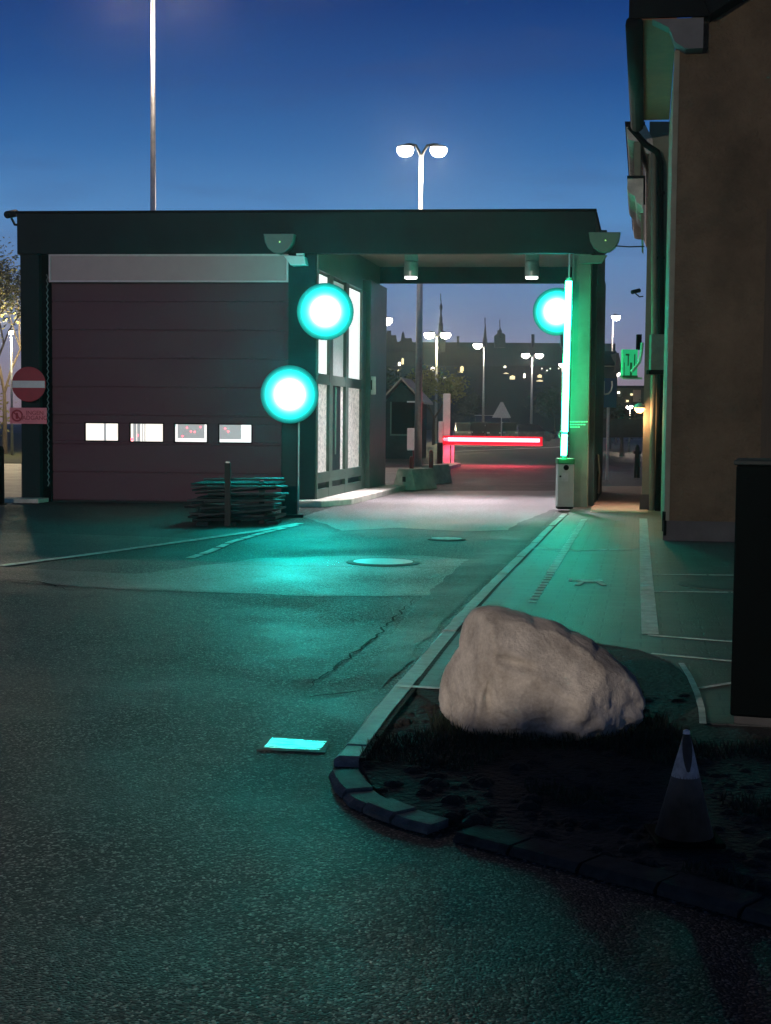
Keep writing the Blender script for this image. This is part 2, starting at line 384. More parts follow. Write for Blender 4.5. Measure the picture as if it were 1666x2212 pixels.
o = gr.build('grass', M['grass']); o['kind'] = 'stuff'; tag(o, 'dark short grass growing at the foot of the boulder', 'grass')

def sheet(name, pxs, h, m_, kind='structure'):
    P = [G(x, y, h) for x, y in pxs]; out = []
    for a, b in zip(P, P[1:]+P[:1]):
        n = max(1, int((b-a).length/.12)); t = (b-a).normalized(); q = V((-t.y, t.x, 0))
        for i in range(n):
            p = a+(b-a)*(i/n); out.append(p+q*(mnoise.noise(p*1.7)*.05+mnoise.noise(p*9)*.035))
    o = MB().poly(out).build(name, m_); o['kind'] = kind
    if o.data.polygons[0].normal.z < 0: o.data.flip_normals()
    return o
sheet('asphalt_patch', [(-60, 1222), (300, 1240), (560, 1206), (760, 1200), (905, 1200), (1095, 1214), (1040, 1262), (1003, 1286), (700, 1288), (300, 1274), (95, 1262), (-60, 1250)], .004, M['asph_pale'])
sheet('asphalt_strip', [(-80, 1150), (120, 1152), (420, 1163), (640, 1130), (650, 1136), (180, 1200), (-80, 1232)], .008, M['asph_pale'])
sheet('asphalt_gutter', [(800, 1470), (815, 1420), (905, 1300), (1000, 1215), (1120, 1130), (1195, 1100), (1205, 1104), (1130, 1180), (1085, 1222), (1000, 1300), (905, 1395), (850, 1462), (820, 1490)], .0055, M['asph_new'])
sheet('gate_light_pool', [(655, 1116), (690, 1104), (835, 1062), (1000, 1060), (1208, 1060), (1207, 1104), (1165, 1142), (1000, 1148), (860, 1140), (740, 1146)], .004, M['gate_pool'])  # pale sheet shaped like the downlights' pool: light put into the ground colour
def crack(pxs, w=.018):
    P = resample([G(x, y, .0075) for x, y in pxs], .06); mb = MB(); L_ = []; R_2 = []
    for i, p in enumerate(P):
        t = (P[min(i+1, len(P)-1)]-P[max(i-1, 0)]).normalized(); q = V((-t.y, t.x, 0)); f = mnoise.noise(p*5)*.05+mnoise.noise(p*17)*.02
        ww = w*(.5+.9*abs(mnoise.noise(p*4+V((5, 5, 5)))))*math.sin(math.pi*(i+.3)/(len(P)+.3)); L_.append(p+q*(f+ww)); R_2.append(p+q*(f-ww))
    for i in range(len(P)-1): mb.poly([L_[i], L_[i+1], R_2[i+1], R_2[i]])
    o = mb.build('road_crack', M['crackm']); o['kind'] = 'structure'
crack([(905, 1285), (850, 1335), (790, 1395), (720, 1440), (660, 1490), (650, 1506)], .014)
crack([(650, 1508), (700, 1500), (760, 1496), (800, 1488)], .02)
crack([(95, 1262), (300, 1276), (560, 1284), (700, 1290), (900, 1288), (1000, 1288)], .018)
crack([(380, 1215), (620, 1222), (900, 1226), (1080, 1222)], .014)
crack([(0, 1250), (95, 1258), (150, 1275)], .02)
rg = random.Random(4); gm = MB()
for _ in range(60):
    p = G(rg.uniform(-20, 1250), 1340+870*rg.random()**1.5, 0)
    if inside(p, bed_poly): continue
    q = rg.uniform(.002, .006)
    gm.rings([[p+V((math.cos(a)*q*f*rg.uniform(.7, 1.2), math.sin(a)*q*f*rg.uniform(.7, 1.2), h*q)) for a in [k*1.2566 for k in range(5)]] for f, h in ((1, 0), (1.1, .5), (.4, 1.1))])
o = gm.build('grit', M['gritm']); o['kind'] = 'stuff'; tag(o, 'pale grit and tiny stones scattered over the near asphalt', 'grit')
# painted lines
def line(pxs, w, name='road_line', h=.014, dash=None, gap=.0, jit=0):
    mb = MB(); P = [G(x, y, h) for x, y in pxs]
    for a, b in zip(P, P[1:]):
        t = (b-a); L = t.length; t.normalize(); n = V((-t.y, t.x, 0))*w/2; s = 0
        d = dash or L
        while s < L-1e-3:
            e = min(L, s+d*random.uniform(1-jit, 1))
            q0, q1 = a+t*s, a+t*e
            mb.prism([q0-n, q1-n, q1+n, q0+n], (0, 0, -.002)); s += d+gap
    o = mb.build(name, M['paint'], fixn=True); o['kind'] = 'structure'; return o
line([(0, 1222), (200, 1196), (420, 1166), (560, 1146), (648, 1130)], .13, h=.013)
line([(410, 1205), (455, 1190), (500, 1170), (570, 1150), (640, 1134)], .10, dash=.5, gap=.05, jit=.3, h=.013)
line([(1390, 1120), (1396, 1240), (1405, 1369)], .125, 'pavement_line', KH+.004, dash=.28, gap=.012)
line([(1262, 1122), (1225, 1180), (1190, 1236)], .09, 'pavement_line', KH+.004, dash=.24, gap=.02)
line([(1190, 1238), (1150, 1300)], .07, 'pavement_line', KH+.004, dash=.14, gap=.09, jit=.5)
for q in ([(1380, 1240), (1590, 1242)], [(1410, 1277), (1590, 1279)], [(1400, 1371), (1590, 1386)], [(1408, 1411), (1590, 1428)], [(1512, 1486), (1590, 1473)], [(1135, 1183), (1240, 1187)], [(1200, 1190), (1380, 1186)]):
    line(q, .035, 'pavement_line', KH+.004, dash=.7, gap=.03)
line([(858, 1480), (900, 1483), (950, 1486)], .05, 'bed_edging', KH+.012)
line([(1472, 1432), (1490, 1460), (1506, 1495), (1516, 1530), (1519, 1562)], .035, 'bed_edging', KH+.012)
# pedestrian symbol, worn
mb = MB()
for pts in ([(1243, 1254), (1258, 1252), (1280, 1253), (1300, 1252), (1303, 1255), (1285, 1257), (1258, 1256)], [(1240, 1262), (1256, 1257), (1262, 1258), (1252, 1264)], [(1288, 1257), (1296, 1256), (1312, 1263), (1300, 1264)], [(1228, 1250), (1236, 1249), (1237, 1254), (1229, 1255)]):
    mb.prism([G(x, y, KH+.005) for x, y in pts], (0, 0, -.002))
struct('pavement_symbol', mb, M['paint'], fixn=True)
# manhole in the road, manhole on the pavement, square gully cover
def disc(cx, cy, h, r, m_, name, label, cat, thick=.012, m2=None):
    c = G(cx, cy, h); t = thing(name, c, label, cat)
    MB().lathe(c-V((0, 0, thick)), (0, 0, 1), [(r, 0), (r, thick), (r-.04, thick+.002), (0, thick+.002)], 40).build('cover', m_, t, smooth=False, fixn=True)
    rr = MB().lathe(c, (0, 0, 1), [(r*(.25+.06*k+(.02 if k % 2 else 0)), .004+(.004 if k % 2 else 0)) for k in range(10)], 40)
    rr.build('tread_rings', m2 or m_, t); return t
disc(828, 1214, .012, .42, M['ironr'], 'manhole_cover', 'round iron manhole cover in the road, pale worn rim catching light', 'manhole cover', m2=M['steel'])
disc(965, 1164, .012, .26, M['ironr'], 'manhole_cover', 'small pale cover in the road just before the gate', 'manhole cover', m2=M['paint'])
disc(1570, 1263, KH+.002, .46, M['ironr'], 'manhole_cover', 'round dark manhole cover in the pavement by the brown wall', 'manhole cover')
c0 = G(640, 1607, .005); gq = [G(588, 1593, .008), G(706, 1601, .008), G(690, 1620, .008), G(570, 1614, .008)]
t = thing('drain_cover', c0, 'square metal gully cover shining cyan beside the kerb corner', 'drain cover')
MB().prism(gq, (0, 0, -.004)).build('grate', M['iron'], t, fixn=True)
fr = MB(); gq2 = [G(574, 1589, .006), G(716, 1597, .006), G(702, 1626, .006), G(554, 1619, .006)]
fr.prism(gq2, (0, 0, -.006)); fr.build('frame', M['ironr'], t, fixn=True)

# ---------------------------------------------------------------- gate building
A_ = R(5.0); O = V((-7.06, 26.9, 0)); EX = V((math.cos(A_), -math.sin(A_), 0)); EY = V((math.sin(ROADANG), math.cos(ROADANG), 0)); UP = V((0, 0, 1))
nrm = EX.cross(UP).normalized()        # towards the camera side (-y) or away
def B(s, d, h): return O + EX*s + EY*d + UP*h
def FS(px, py, d=0.0):
    r = ray(px, py); o_ = O+EY*d; n = V((-EX.y, EX.x, 0)); tt = (o_-CAM).dot(n)/r.dot(n); p = CAM+r*tt
    return (p-o_).dot(EX), p.z
def DS(px, s):      # depth d at which the wall line s crosses image column px (at eye height)
    lo, hi = -2, 30
    for _ in range(50):
        mid = (lo+hi)/2; p = B(s, mid, 1.6); x = CX+FPX*p.x/p.y
        if x < px: lo = mid
        else: hi = mid
    return lo
def bb_(mb, s0, s1, d0, d1, h0, h1): return mb.box(B(s0, d0, h0), EX*(s1-s0), EY*(d1-d0), UP*(h1-h0))
HB, HT = FS(900, 548)[1], FS(700, 460)[1]
sR = FS(1272, 900)[0]; sC = FS(1231, 900)[0]; sEnd = FS(1286, 500)[0]; sL = 0.0; sW = FS(681, 900)[0]; sD1 = FS(622, 900)[0]; sD0 = FS(104, 900)[0]
DEP = 6.4
print('bld', HB, HT, sC, sR, sEnd, sW, sD0, sD1)
gh = thing('gate_building', B(sEnd/2, 0, 0), 'long flat-roofed dark gate building with a purple-grey sectional door and an open drive-through', 'gate building')
m_ = MB(); bb_(m_, -.03, sEnd, -.06, .12, HB, HT); bb_(m_, sEnd-.12, sEnd, .12, DEP, HB, HT-.004); bb_(m_, -.03, .1, .12, DEP, HB, HT-.004)
m_.build('fascia', M['dark'], gh, bevel=.01)
m_ = MB(); bb_(m_, -.05, sEnd+.02, -.08, DEP+.02, HT, HT+.05); m_.build('roof', M['roofm'], gh)
m_ = MB(); bb_(m_, sW-.2, sEnd-.13, .13, DEP-.01, HT-.30, HT-.2); m_.build('canopy_ceiling', mat('canopy_ceiling', (.30, .27, .22), .6, .1, 2, .05, stretch=(1, 12, 1)), gh)
hb2 = FS(1000, 611, DEP)[1]
m_ = MB(); bb_(m_, sW-.2, sEnd-.13, DEP, DEP+.2, hb2, HT-.01); m_.build('rear_beam', M['dark'], gh)
m_ = MB(); bb_(m_, sW-.2, sEnd-.13, .122, .14, HB-.002, HB+.03); m_.build('beam_trim', mat('red_tinted_trim', (.35, .06, .07), .4, .3, 1.5, 0), gh) if False else None
# columns
m_ = MB(); bb_(m_, -.0, FS(86, 900)[0], 0, .35, .0, HB); m_.build('column', M['dark'], gh, bevel=.01)
m_ = MB(); bb_(m_, FS(86, 900)[0]+.002, sD0, .12, .35, .0, HB); m_.build('door_jamb', M['black'], gh)
m_ = MB(); s_ch = FS(100, 900)[0]
m_.path([B(s_ch+(.012 if k % 2 else -.016), .09, .3+k*.06) for k in range(int((HB-.6)/.06))], .011, 5)
m_.build('chain_guide', M['steel'], gh)
m_ = MB(); bb_(m_, sC, sR, 0, .42, 0, HB-.002); m_.build('column', M['column'], gh, bevel=.012)
m_ = MB(); bb_(m_, sR-.45, sR+.02, DEP-.6, DEP-.1, 0, HB-.002); m_.build('column', M['dark'], gh, bevel=.01)
m_ = MB(); bb_(m_, sR-.02, sR+.10, .45, DEP-.65, 0.0, HB-.004); m_.build('side_wall', M['dark'], gh)
# light-green tiny text strips on the green-lit column, too small to read
m_ = MB()
for k, (y, x1) in enumerate(((911, 1273-3), (917, 1266), (922.5, 1253))):
    x = 1231.5
    while x < x1:
        w = random.uniform(3, 7); a = FS(x, y+1.3); b_ = FS(min(x+w, x1), y-1.3)
        bb_(m_, a[0], b_[0], -.006, -.002, a[1], b_[1]); x += w+.9
m_.build('lettering_strip', mat('pale_green_print', (.25, .75, .5), .5, .1, 4, 0), gh)
# wall between door and corner, front
m_ = MB(); bb_(m_, sD1, sW, .0, .06, 0, HB-.002); m_.build('wall', M['dark'], gh, bevel=.008)
m_ = MB(); bb_(m_, -.0, .12, .36, DEP, 0, HB-.006); bb_(m_, .12, sW-.2, DEP-.12, DEP, 0, HB-.006); bb_(m_, .12, sW-.2, .4, DEP-.12, HB-.1, HB-.02); m_.build('rear_wall', M['dark'], gh)
# sectional door
pb = FS(300, 609)[1]; pt = FS(300, 549)[1]
wins = [(185, 255, 915, 951), (282, 352, 916, 953), (378, 447, 917, 954), (474, 543, 918, 955)]
seams = [FS(300, y)[1] for y in (650, 712, 774, 836, 898, 961, 1022)]
door = MB(); dd = .20
hs = [pt] + seams + [.03]
wr = []
for (x0, x1, y0, y1) in wins:
    a = FS(x0, y1, dd); b_ = FS(x1, y0, dd); wr.append((a[0], b_[0], a[1], b_[1]))
for i in range(len(hs)-1):
    top, bot = hs[i]-.012, hs[i+1]+.012
    w_in = [w for w in wr if w[2] > bot-.05 and w[3] < top+.05]
    if not w_in: bb_(door, sD0, sD1, dd, dd+.05, bot, top)
    else:
        wl, wh = min(w[2] for w in w_in), max(w[3] for w in w_in)
        bb_(door, sD0, sD1, dd, dd+.05, bot, wl); bb_(door, sD0, sD1, dd, dd+.05, wh, top)
        xs = [sD0]+[v for w in w_in for v in w[:2]]+[sD1]
        for k in range(0, len(xs), 2): bb_(door, xs[k], xs[k+1], dd, dd+.05, wl, wh)
bb_(door, sD0, sD1, dd+.03, dd+.04, .03, wl-.01) ; bb_(door, sD0, sD1, dd+.03, dd+.04, wh+.01, pt)
dr = door.build('garage_door', M['doorp'], gh, bevel=.006)
m_ = MB(); bb_(m_, sD0, sD1, dd-.01, dd+.07, .0, .03); m_.build('bottom_seal', M['rubber'], dr)
for k, (a0, a1, b0_, b1_) in enumerate(wr):
    f = MB(); e = .022
    bb_(f, a0-e, a1+e, dd-.008, dd+.02, b0_-e, b0_); bb_(f, a0-e, a1+e, dd-.008, dd+.02, b1_, b1_+e)
    bb_(f, a0-e, a0, dd-.008, dd+.02, b0_, b1_); bb_(f, a1, a1+e, dd-.008, dd+.02, b0_, b1_)
    wo = f.build('window', M['black'], dr)
    pn = MB(); bb_(pn, a0, a1, dd+.020, dd+.026, b0_, b1_)
    if k < 2: pn.build('pane', M['cream'], wo)
    else: pn.build('pane', emit('lit_room_white', (1, .97, .93), 1.1) if k == 2 else emit('lit_room_cool', (.9, 1, .98), 1.2), wo)
    w = a1-a0; h_ = b1_-b0_; q = MB()
    if k == 0: bb_(q, a0+w*.56, a0+w*.63, dd+.005, dd+.018, b0_, b1_)
    if k == 1:
        for u0, u1 in ((.08, .18), (.20, .30), (.36, .385), (.42, .44), (.46, .475)): bb_(q, a0+w*u0, a0+w*u1, dd+.005, dd+.018, b0_, b1_)
    if k == 2: bb_(q, a0+w*.08, a0+w*.92, dd+.005, dd+.018, b0_+h_*.2, b1_)
    if k == 3: bb_(q, a0, a0+w*.68, dd+.005, dd+.018, b0_+h_*.17, b1_)
    q.build('curtain' if k < 2 else 'screen', M['roomgrey'], wo)
    spots = {0: [], 1: [(.05, .12), (.23, .35)], 2: [(.38, .8), (.5, .6), (.62, .57), (.24, .32), (.8, .85)], 3: [(.18, .78), (.28, .62)]}[k]
    for u, v in spots: MB().lathe(B(a0+w*u, dd+.003, b0_+h_*v), (0, -1, 0), [(.016 if (k, u) != (1, .05) else .03, 0), (.01, .004)], 10).build('warning_led', M['redled'], wo)
# pale board over the door
m_ = MB(); a = FS(104, 609, -.05); b_ = FS(622, 548, -.05)
bb_(m_, a[0]+.03, b_[0]-.03, .0, .18, a[1]+.03, HB-.03); bd = m_.build('sign_board', M['board'], gh)
m_ = MB(); e = .035
bb_(m_, a[0], b_[0], -.03, .0, a[1], a[1]+e); bb_(m_, a[0], b_[0], -.03, .0, HB-.002-e, HB-.002)
bb_(m_, a[0], a[0]+e, -.03, .0, a[1]+e, HB-.002-e); bb_(m_, b_[0]-e, b_[0], -.03, .0, a[1]+e, HB-.002-e)
m_.build('trim', M['boardf'], bd, bevel=.004)
# glazed side wall, seen obliquely
d1, d2, d3, d4, d5, d6 = [DS(x, sW) for x in (707, 714, 742, 748, 777, 785)]
DEPW = DS(786, sW)
print('depths', d1, d2, d3, d4, d5, d6)
hrail, hsill, htop = 2.42, .62, 4.42
glassM = lambda n, st, c=(1, .96, .90): n
def frosted(name, col, st, bumpy=.4, cov=.45):
    m, t, b = base(name); L = t.links; b.inputs['Roughness'].default_value = .35
    tcn = N(t, 'ShaderNodeTexCoord'); n1 = N(t, 'ShaderNodeTexNoise', Scale=13, Detail=7, Roughness=.75); L.new(tcn.outputs['Object'], n1.inputs['Vector'])
    mr = N(t, 'ShaderNodeMapRange'); mr.inputs[1].default_value = cov; mr.inputs[2].default_value = cov+.14; mr.inputs[3].default_value = st*bumpy; mr.inputs[4].default_value = st
    L.new(n1.outputs[0], mr.inputs[0]); L.new(mr.outputs[0], b.inputs['Emission Strength']); b.inputs['Emission Color'].default_value = (*col, 1)
    b.inputs['Base Color'].default_value = (.3, .3, .3, 1)
    return m
frU = frosted('lit_glass_bright', (.96, 1, .97), 1.05, .7, .36); frL = frosted('lit_frosted_glass', (1, .92, .84), .60, .35, .42); frG = frosted('lit_glass_grey', (.8, 1, .95), .30, .7)
t0 = .05
fr = MB()
for (x0, x1) in ((.0, .06), (d1, d2), (d3, d4), (d5, d6)): bb_(fr, sW-.10, sW+.03, x0+.062 if x0 == 0 else x0, x1+.062 if x0 == 0 else x1, .12, htop+.05)
bb_(fr, sW-.10, sW+.03, .062, d5, htop+.052, HB-.004)
bb_(fr, sW-.09, sW+.025, .122, d5, hrail-.1, hrail+.1); bb_(fr, sW-.09, sW+.025, .122, d5, .12, .30); bb_(fr, sW-.088, sW+.028, .122, d5, .42, hsill)
bb_(fr, sW-.2, sW-.0, .13, DEP-.01, HB-.003, HT-.302)
fr.build('glazing_frame', M['column'], gh)
m_ = MB(); bb_(m_, sW-.07, sW-.03, .122, d5, .30, .42); m_.build('kick_panel', M['dark'], gh)
for (x0, x1, hi, lo, mt) in ((.122, d1, htop, hrail+.1, frU), (d2, d3, htop, hrail+.1, frG), (d4, d5, htop, hrail+.1, frU),
                             (.122, d1, hrail-.1, hsill, frL), (d2+.9, d3, hrail-.1, hsill, frL), (d4, d5, hrail-.1, hsill, frL)):
    m_ = MB(); bb_(m_, sW-.05, sW-.03, x0, x1, lo, hi); m_.build('glass_pane', mt, gh)
m_ = MB(); bb_(m_, sW-.05, sW+.0, d2+.02, d2+.85, .3, hrail-.1); dl = m_.build('glazed_door', M['darkf'], gh)
m_ = MB(); q0 = d2+.1; m_.tube(B(sW+.06, q0, .95), B(sW+.06, q0, 2.3), .022); m_.build('handle', M['steel'], dl)
# pillar row behind the glazing and its small box
m_ = MB(); bb_(m_, sW-.1, sW+.12, d6+.05, DEP+.25, .12, HB-.004); m_.build('pillar', M['column'], gh, bevel=.01)
m_ = MB(); a = FS(801, 900, DEP+.6)[0]; b2 = FS(819, 900, DEP+.6)[0]; bb_(m_, a, b2, DEP+.6, DEP+1.0, 0, FS(810, 615, DEP+.6)[1]); m_.build('pillar', M['dark'], gh, bevel=.01)
# raised step along the glass wall
m_ = MB(); a1 = FS(652, 1100, -.35)[0]
m_.prism([B(sW-.3, -.55, 0), B(sW+.25, -.5, 0), B(sW+.62, .4, 0), B(sW+.62, DEP+.6, 0), B(sW-.12, DEP+.6, 0), B(sW-.12, -.02, 0), B(sW-.3, -.02, 0)], (0, 0, .12))
m_.build('entrance_step', M['conc'], gh, bevel=.015, fixn=True)
m_ = MB(); bb_(m_, -.3, .55, -.5, -.02, 0, .08); m_.build('door_kerb', M['conc'], gh, bevel=.01)
# small keypad box beside the glass
p = B(sW+.14, d6+.2, FS(784, 832, d6)[1])
t = thing('wall_box', p, 'small white box with a dark slit beside the lit glass panes', 'wall box')
m_ = MB(); m_.box(p-V((.08, .06, .2)), (.16, 0, 0), (0, .1, 0), (0, 0, .4)); m_.build('housing', M['white'], t, bevel=.015)
m_ = MB(); m_.box(p-V((.03, .066, .1)), (.025, 0, 0), (0, .005, 0), (0, 0, .22)); m_.build('slit', M['black'], t)

# ceiling downlights
for k, (x, lab) in enumerate(((888, 'cylinder downlight glowing white under the canopy, the left one'), (1149, 'cylinder downlight glowing white under the canopy, the right one nearer the green column'))):
    d = 2.6; s, h = FS(x, 598, d); c = B(s, d, h); t = thing('downlight', c, lab, 'ceiling light', 'canopy downlights')
    topz = HT-.30
    MB().lathe(c, (0, 0, 1), [(.13, 0), (.145, .02), (.145, .30), (.12, .32)], 24).build('housing', M['steel'], t, smooth=False)
    MB().lathe(c+V((0, 0, .32)), (0, 0, 1), [(.19, 0), (.19, topz-h-.32)], 4).build('mount', M['steel'], t)
    MB().lathe(c-V((0, 0, .045)), (0, 0, 1), [(.06, 0), (.125, .008), (.128, .045)], 24).build('diffuser', emit('downlight_glow', (1, .97, .92), 5), t)
    light('SPOT', 'lamp', c-V((0, 0, .07)), 2600, (1, .84, .92), t, target=c-V((0, 1.0, 4)), spot_size=R(95), spot_blend=.9, shadow_soft_size=.12)

# ---------------------------------------------------------------- traffic lights
CY_ = (.010, 1, .92)
def signal(px, py, y, rad, label, mount, power, hi=115):
    rad *= 1.68
    c = Z(px, py, y); base_ = V((c.x, c.y, 0))
    t = thing('traffic_light', base_, label, 'traffic light', 'green traffic lights at the gate')
    n = (V((0, 0, 1.4))-c); n.z *= .3; n.normalize()
    plate = MB().lathe(c-n*.07, n, [(rad*.9, 0), (rad*.92, .02), (rad*.9, .035)], 48).build('backboard', M['black'], t, fixn=True)
    MB().lathe(c-n*.30, n, [(rad*.6, 0), (rad*.8, .05), (rad*.8, .23)], 32).build('housing', M['black'], t, fixn=True)
    # lens: dome made oversized to hold the drawn bloom
    prof = [(rad*math.cos(a), -.03+rad*.16*math.sin(a)) for a in [k*math.pi/2/9 for k in range(10)]]
    lm = lens_bloom_mat('green_lens_halo_%s' % py, c, CY_, hi, .05, rad*1.01)
    ln = MB().lathe(c, n, [(rad, -.035)]+prof, 48)
    lo_ = ln.build('lens', lm, t, smooth=True)
    # mesh origin must sit at the lens centre for its falloff
    for v in lo_.data.vertices: v.co -= (c-base_)
    lo_.location = c-base_
    light('SPOT', 'beam', c+n*(rad*.16+.06), power, (.0, 1, .90), t, target=c+n*8+V((0, 0, -5.5)), spot_size=R(118), spot_blend=1, shadow_soft_size=.15)
    light('POINT', 'lens_spill', c+n*.75, power*(.30 if px < 1000 else .1), (.0, 1, .90), t, shadow_soft_size=.25)
    mount(t, c, n); return t
def post_mount(t, c, n):
    w = .27; b0_ = V((c.x-.02, c.y+.32, 0))
    m_ = MB(); m_.abox(b0_.x-w/2, b0_.x+w/2, b0_.y-.05, b0_.y+.14, 0, c.z-.05); m_.build('post', M['darkf'], t, bevel=.015)
    m_ = MB(); m_.abox(b0_.x-.2, b0_.x+.24, b0_.y-.12, b0_.y+.22, 0, .05); m_.build('base_plate', M['darkf'], t, bevel=.01)
    m_ = MB(); m_.tube(b0_+V((w/2+.02, -.04, .1)), b0_+V((w/2+.02, -.04, c.z)), .014); m_.build('conduit', M['steel'], t)
def wall_mount(t, c, n):
    m_ = MB(); m_.abox(c.x-.03, c.x+.03, c.y+.25, c.y+.9, c.z-.05, c.z+.03); m_.build('bracket', M['darkf'], t)
def col_mount(t, c, n):
    m_ = MB(); m_.abox(c.x, c.x+.55, c.y+.25, c.y+.31, c.z+.30, c.z+.37); m_.abox(c.x-.1, c.x+.1, c.y+.1, c.y+.31, c.z+.36, c.z+.42); m_.build('bracket', M['darkf'], t)
signal(626, 852, 22.9, .285, 'lowest green traffic light, on its own dark post beside the stacked fencing', post_mount, 115)
signal(703, 673, 26.0, .315, 'green traffic light glowing in front of the tall lit glass wall', wall_mount, 200)
signal(1203, 673, 26.6, .27, 'green traffic light hanging beside the upright glowing barrier arm', col_mount, 85)

# ---------------------------------------------------------------- raised green LED barrier
yb = 25.4; base_b = V((Z(1225, 1103, yb).x, yb, KH))
t = thing('boom_barrier', base_b, 'raised boom barrier with a green glowing arm on a pale cabinet at the green column', 'boom barrier', 'road barriers')
x0 = Z(1206, 1000, yb).x; x1 = Z(1241, 1000, yb).x; ht = Z(1225, 1003, yb).z
m_ = MB(); m_.abox(x0, x1, yb, yb+.32, KH+.03, ht); cab = m_.build('cabinet', M['offwhite'], t, bevel=.012)
m_ = MB(); m_.abox(x0+.01, x1-.01, yb+.01, yb+.31, KH-.01, KH+.03); m_.build('base', M['black'], t)
m_ = MB(); m_.abox(x0-.012, x1+.012, yb-.015, yb+.33, ht, ht+.11); m_.build('top_cover', M['dgreen'], t, bevel=.02)
m_ = MB(); cx_, cz_ = (x0+x1)/2, Z(1223, 1010, yb).z; m_.lathe((cx_, yb, cz_), (0, -1, 0), [(.05, 0), (.05, .008), (.035, .012)], 20); m_.build('lock_badge', M['black'], cab)
m_ = MB(); m_.abox(x0+.07, x0+.19, yb-.008, yb, KH+.50, KH+.66); m_.build('service_plate', M['dgreen'] if False else M['steel'], cab)
m_ = MB(); m_.lathe((x0+.045, yb, KH+.59), (0, -1, 0), [(.018, 0), (.018, .008)], 12); m_.build('keyhole', M['black'], cab)
ledg = emit('green_led_arm', (.03, 1, .42), 38); ledg2 = emit('green_led_case', (.0, 1, .35), .9)
def P2(px, py, dy=-.02): return Z(px, py, yb+dy)
arm = MB(); pa, pm, pm2, pb_ = P2(1218, 984), P2(1220, 938), P2(1220, 933), P2(1229, 607)
arm.tube(pa, pm, .052, .054, 12); arm.path([pm2, P2(1222.5, 840), P2(1226, 700), pb_], .058, 12); arm.build('boom_light', ledg, t, smooth=True)
m_ = MB(); m_.path([P2(1218, 990, .08), P2(1222.5, 840, .08), P2(1229.5, 600, .08)], .062, 8); m_.build('boom', M['column'], t)
m_ = MB(); m_.tube(P2(1229.5, 602, .08), P2(1231, 548, .08), .018); m_.build('boom_tip', M['steel'], t)
m_ = MB(); q = [P2(1221, 936, -.08), P2(1210, 932, -.08), P2(1207, 938, -.08), P2(1209, 946, -.08)]; m_.path(q, .016, 6); m_.build('boom_clip', M['greenpale'], t)
light('AREA', 'led_glow', P2(1232, 780, .16), 22, (.01, 1, .36), t, target=P2(1246, 780, 1.2), shape='RECTANGLE', size=.1, size_y=2.4)

# ---------------------------------------------------------------- lowered red barrier beyond
bp = G(952, 1003); yr = bp.y
t = thing('boom_barrier', bp, 'lowered boom barrier glowing red across the road beyond the gate', 'boom barrier', 'road barriers')
def Q(px, py, dy=0): return Z(px, py, yr+dy)
m_ = MB(); m_.abox(Q(958, 900).x, Q(973, 900).x, yr, yr+.5, 0, Q(960, 850).z); m_.build('cabinet', M['white'], t, bevel=.02)
m_ = MB(); m_.abox(Q(948, 900).x, Q(957.5, 900).x, yr-.05, yr+.3, Q(950, 956).z, Q(950, 910).z); m_.build('side_box', M['white'], t, bevel=.02)
m_ = MB(); m_.abox(Q(946, 900).x, Q(957, 900).x, yr+.05, yr+.35, 0, Q(950, 957).z); m_.build('foot', M['black'], t)
m_ = MB(); m_.tube(Q(968, 949, -.2), Q(1166, 951.5, -.2), .075, .075, 12); m_.build('boom_light', emit('red_led_arm', (1, .10, .13), 12), t, smooth=True)
m_ = MB(); m_.box(Q(957, 960, -.1), Q(1172, 963, -.1)-Q(957, 960, -.1), (0, .08, 0), (0, 0, .34)); m_.build('boom', emit('red_boom_halo', (.75, .004, .03), .62, (.4, .01, .02)), t)  # glowing sleeve added to draw the red halo around the arm
m_ = MB()
for x, r in ((961, .05), (966, .055)): m_.lathe(Q(x, 949, -.25), (0, -1, 0), [(r*1.3, 0), (r*.6, .03)], 14)
m_.build('hinge_light', M['redled'], t)
m_ = MB(); m_.abox(Q(976, 900).x, Q(982, 900).x, yr+.0, yr+.12, 0, Q(980, 958).z); m_.build('rest_post', M['white'], t)
light('AREA', 'led_glow', Q(1066, 957, -.3), 170, (1, .04, .10), t, target=Q(1066, 1100, -.6), shape='RECTANGLE', size=3.6, size_y=.1)

# ---------------------------------------------------------------- street lamps
def lamp(base_, top_h, heads, label, pr=.09, hr=.18, power=0, mesh_h=.09, group='street lamps', col=(1, .78, .62), em=None, arm_dark=True):
    """heads: list of horizontal offsets from the pole (x, dy)"""
    t = thing('street_lamp', base_, label, 'street lamp', group)
    top = base_+V((0, 0, top_h))
    MB().path([base_, base_+V((0, 0, top_h*.5)), top-V((0, 0, .35))], [pr*1.25, pr, pr*.6], 12).build('pole', M['steel'], t, smooth=True)
    for hx in heads:
        sg = 1 if hx > 0 else -1
        MB().path([top-V((0, 0, .5)), top+V((hx*.12, 0, -.25)), top+V((hx*.35, 0, -.02)), top+V((hx*.7, 0, .02)), top+V((hx, 0, .0))], pr*.45, 8).build('arm', M['darkf'], t, smooth=True)
        c = top+V((hx, 0, -.10))
        hd = MB().lathe(c, (0, 0, 1), [(hr*1.0, -.0), (hr*.95, .04), (hr*.5, .09), (.03, .11)], 20).build('lamp_head', M['steel'], t, smooth=True, fixn=True)
        MB().lathe(c, (0, 0, 1), [(hr*.2, -hr*.98), (hr*.6, -hr*.88), (hr*.88, -hr*.58), (hr*.98, -hr*.25), (hr*.9, -.002)], 20).build('lamp_glass', em or M['lampw'], hd, smooth=True, fixn=True)
        if power: light('POINT', 'bulb', c-V((0, 0, hr*.8+.1)), power, col, t, shadow_soft_size=.2)
    return t
p = Z(331, 460, 45); p.z = 0; topm = 1.6+(907+20)*45/3000
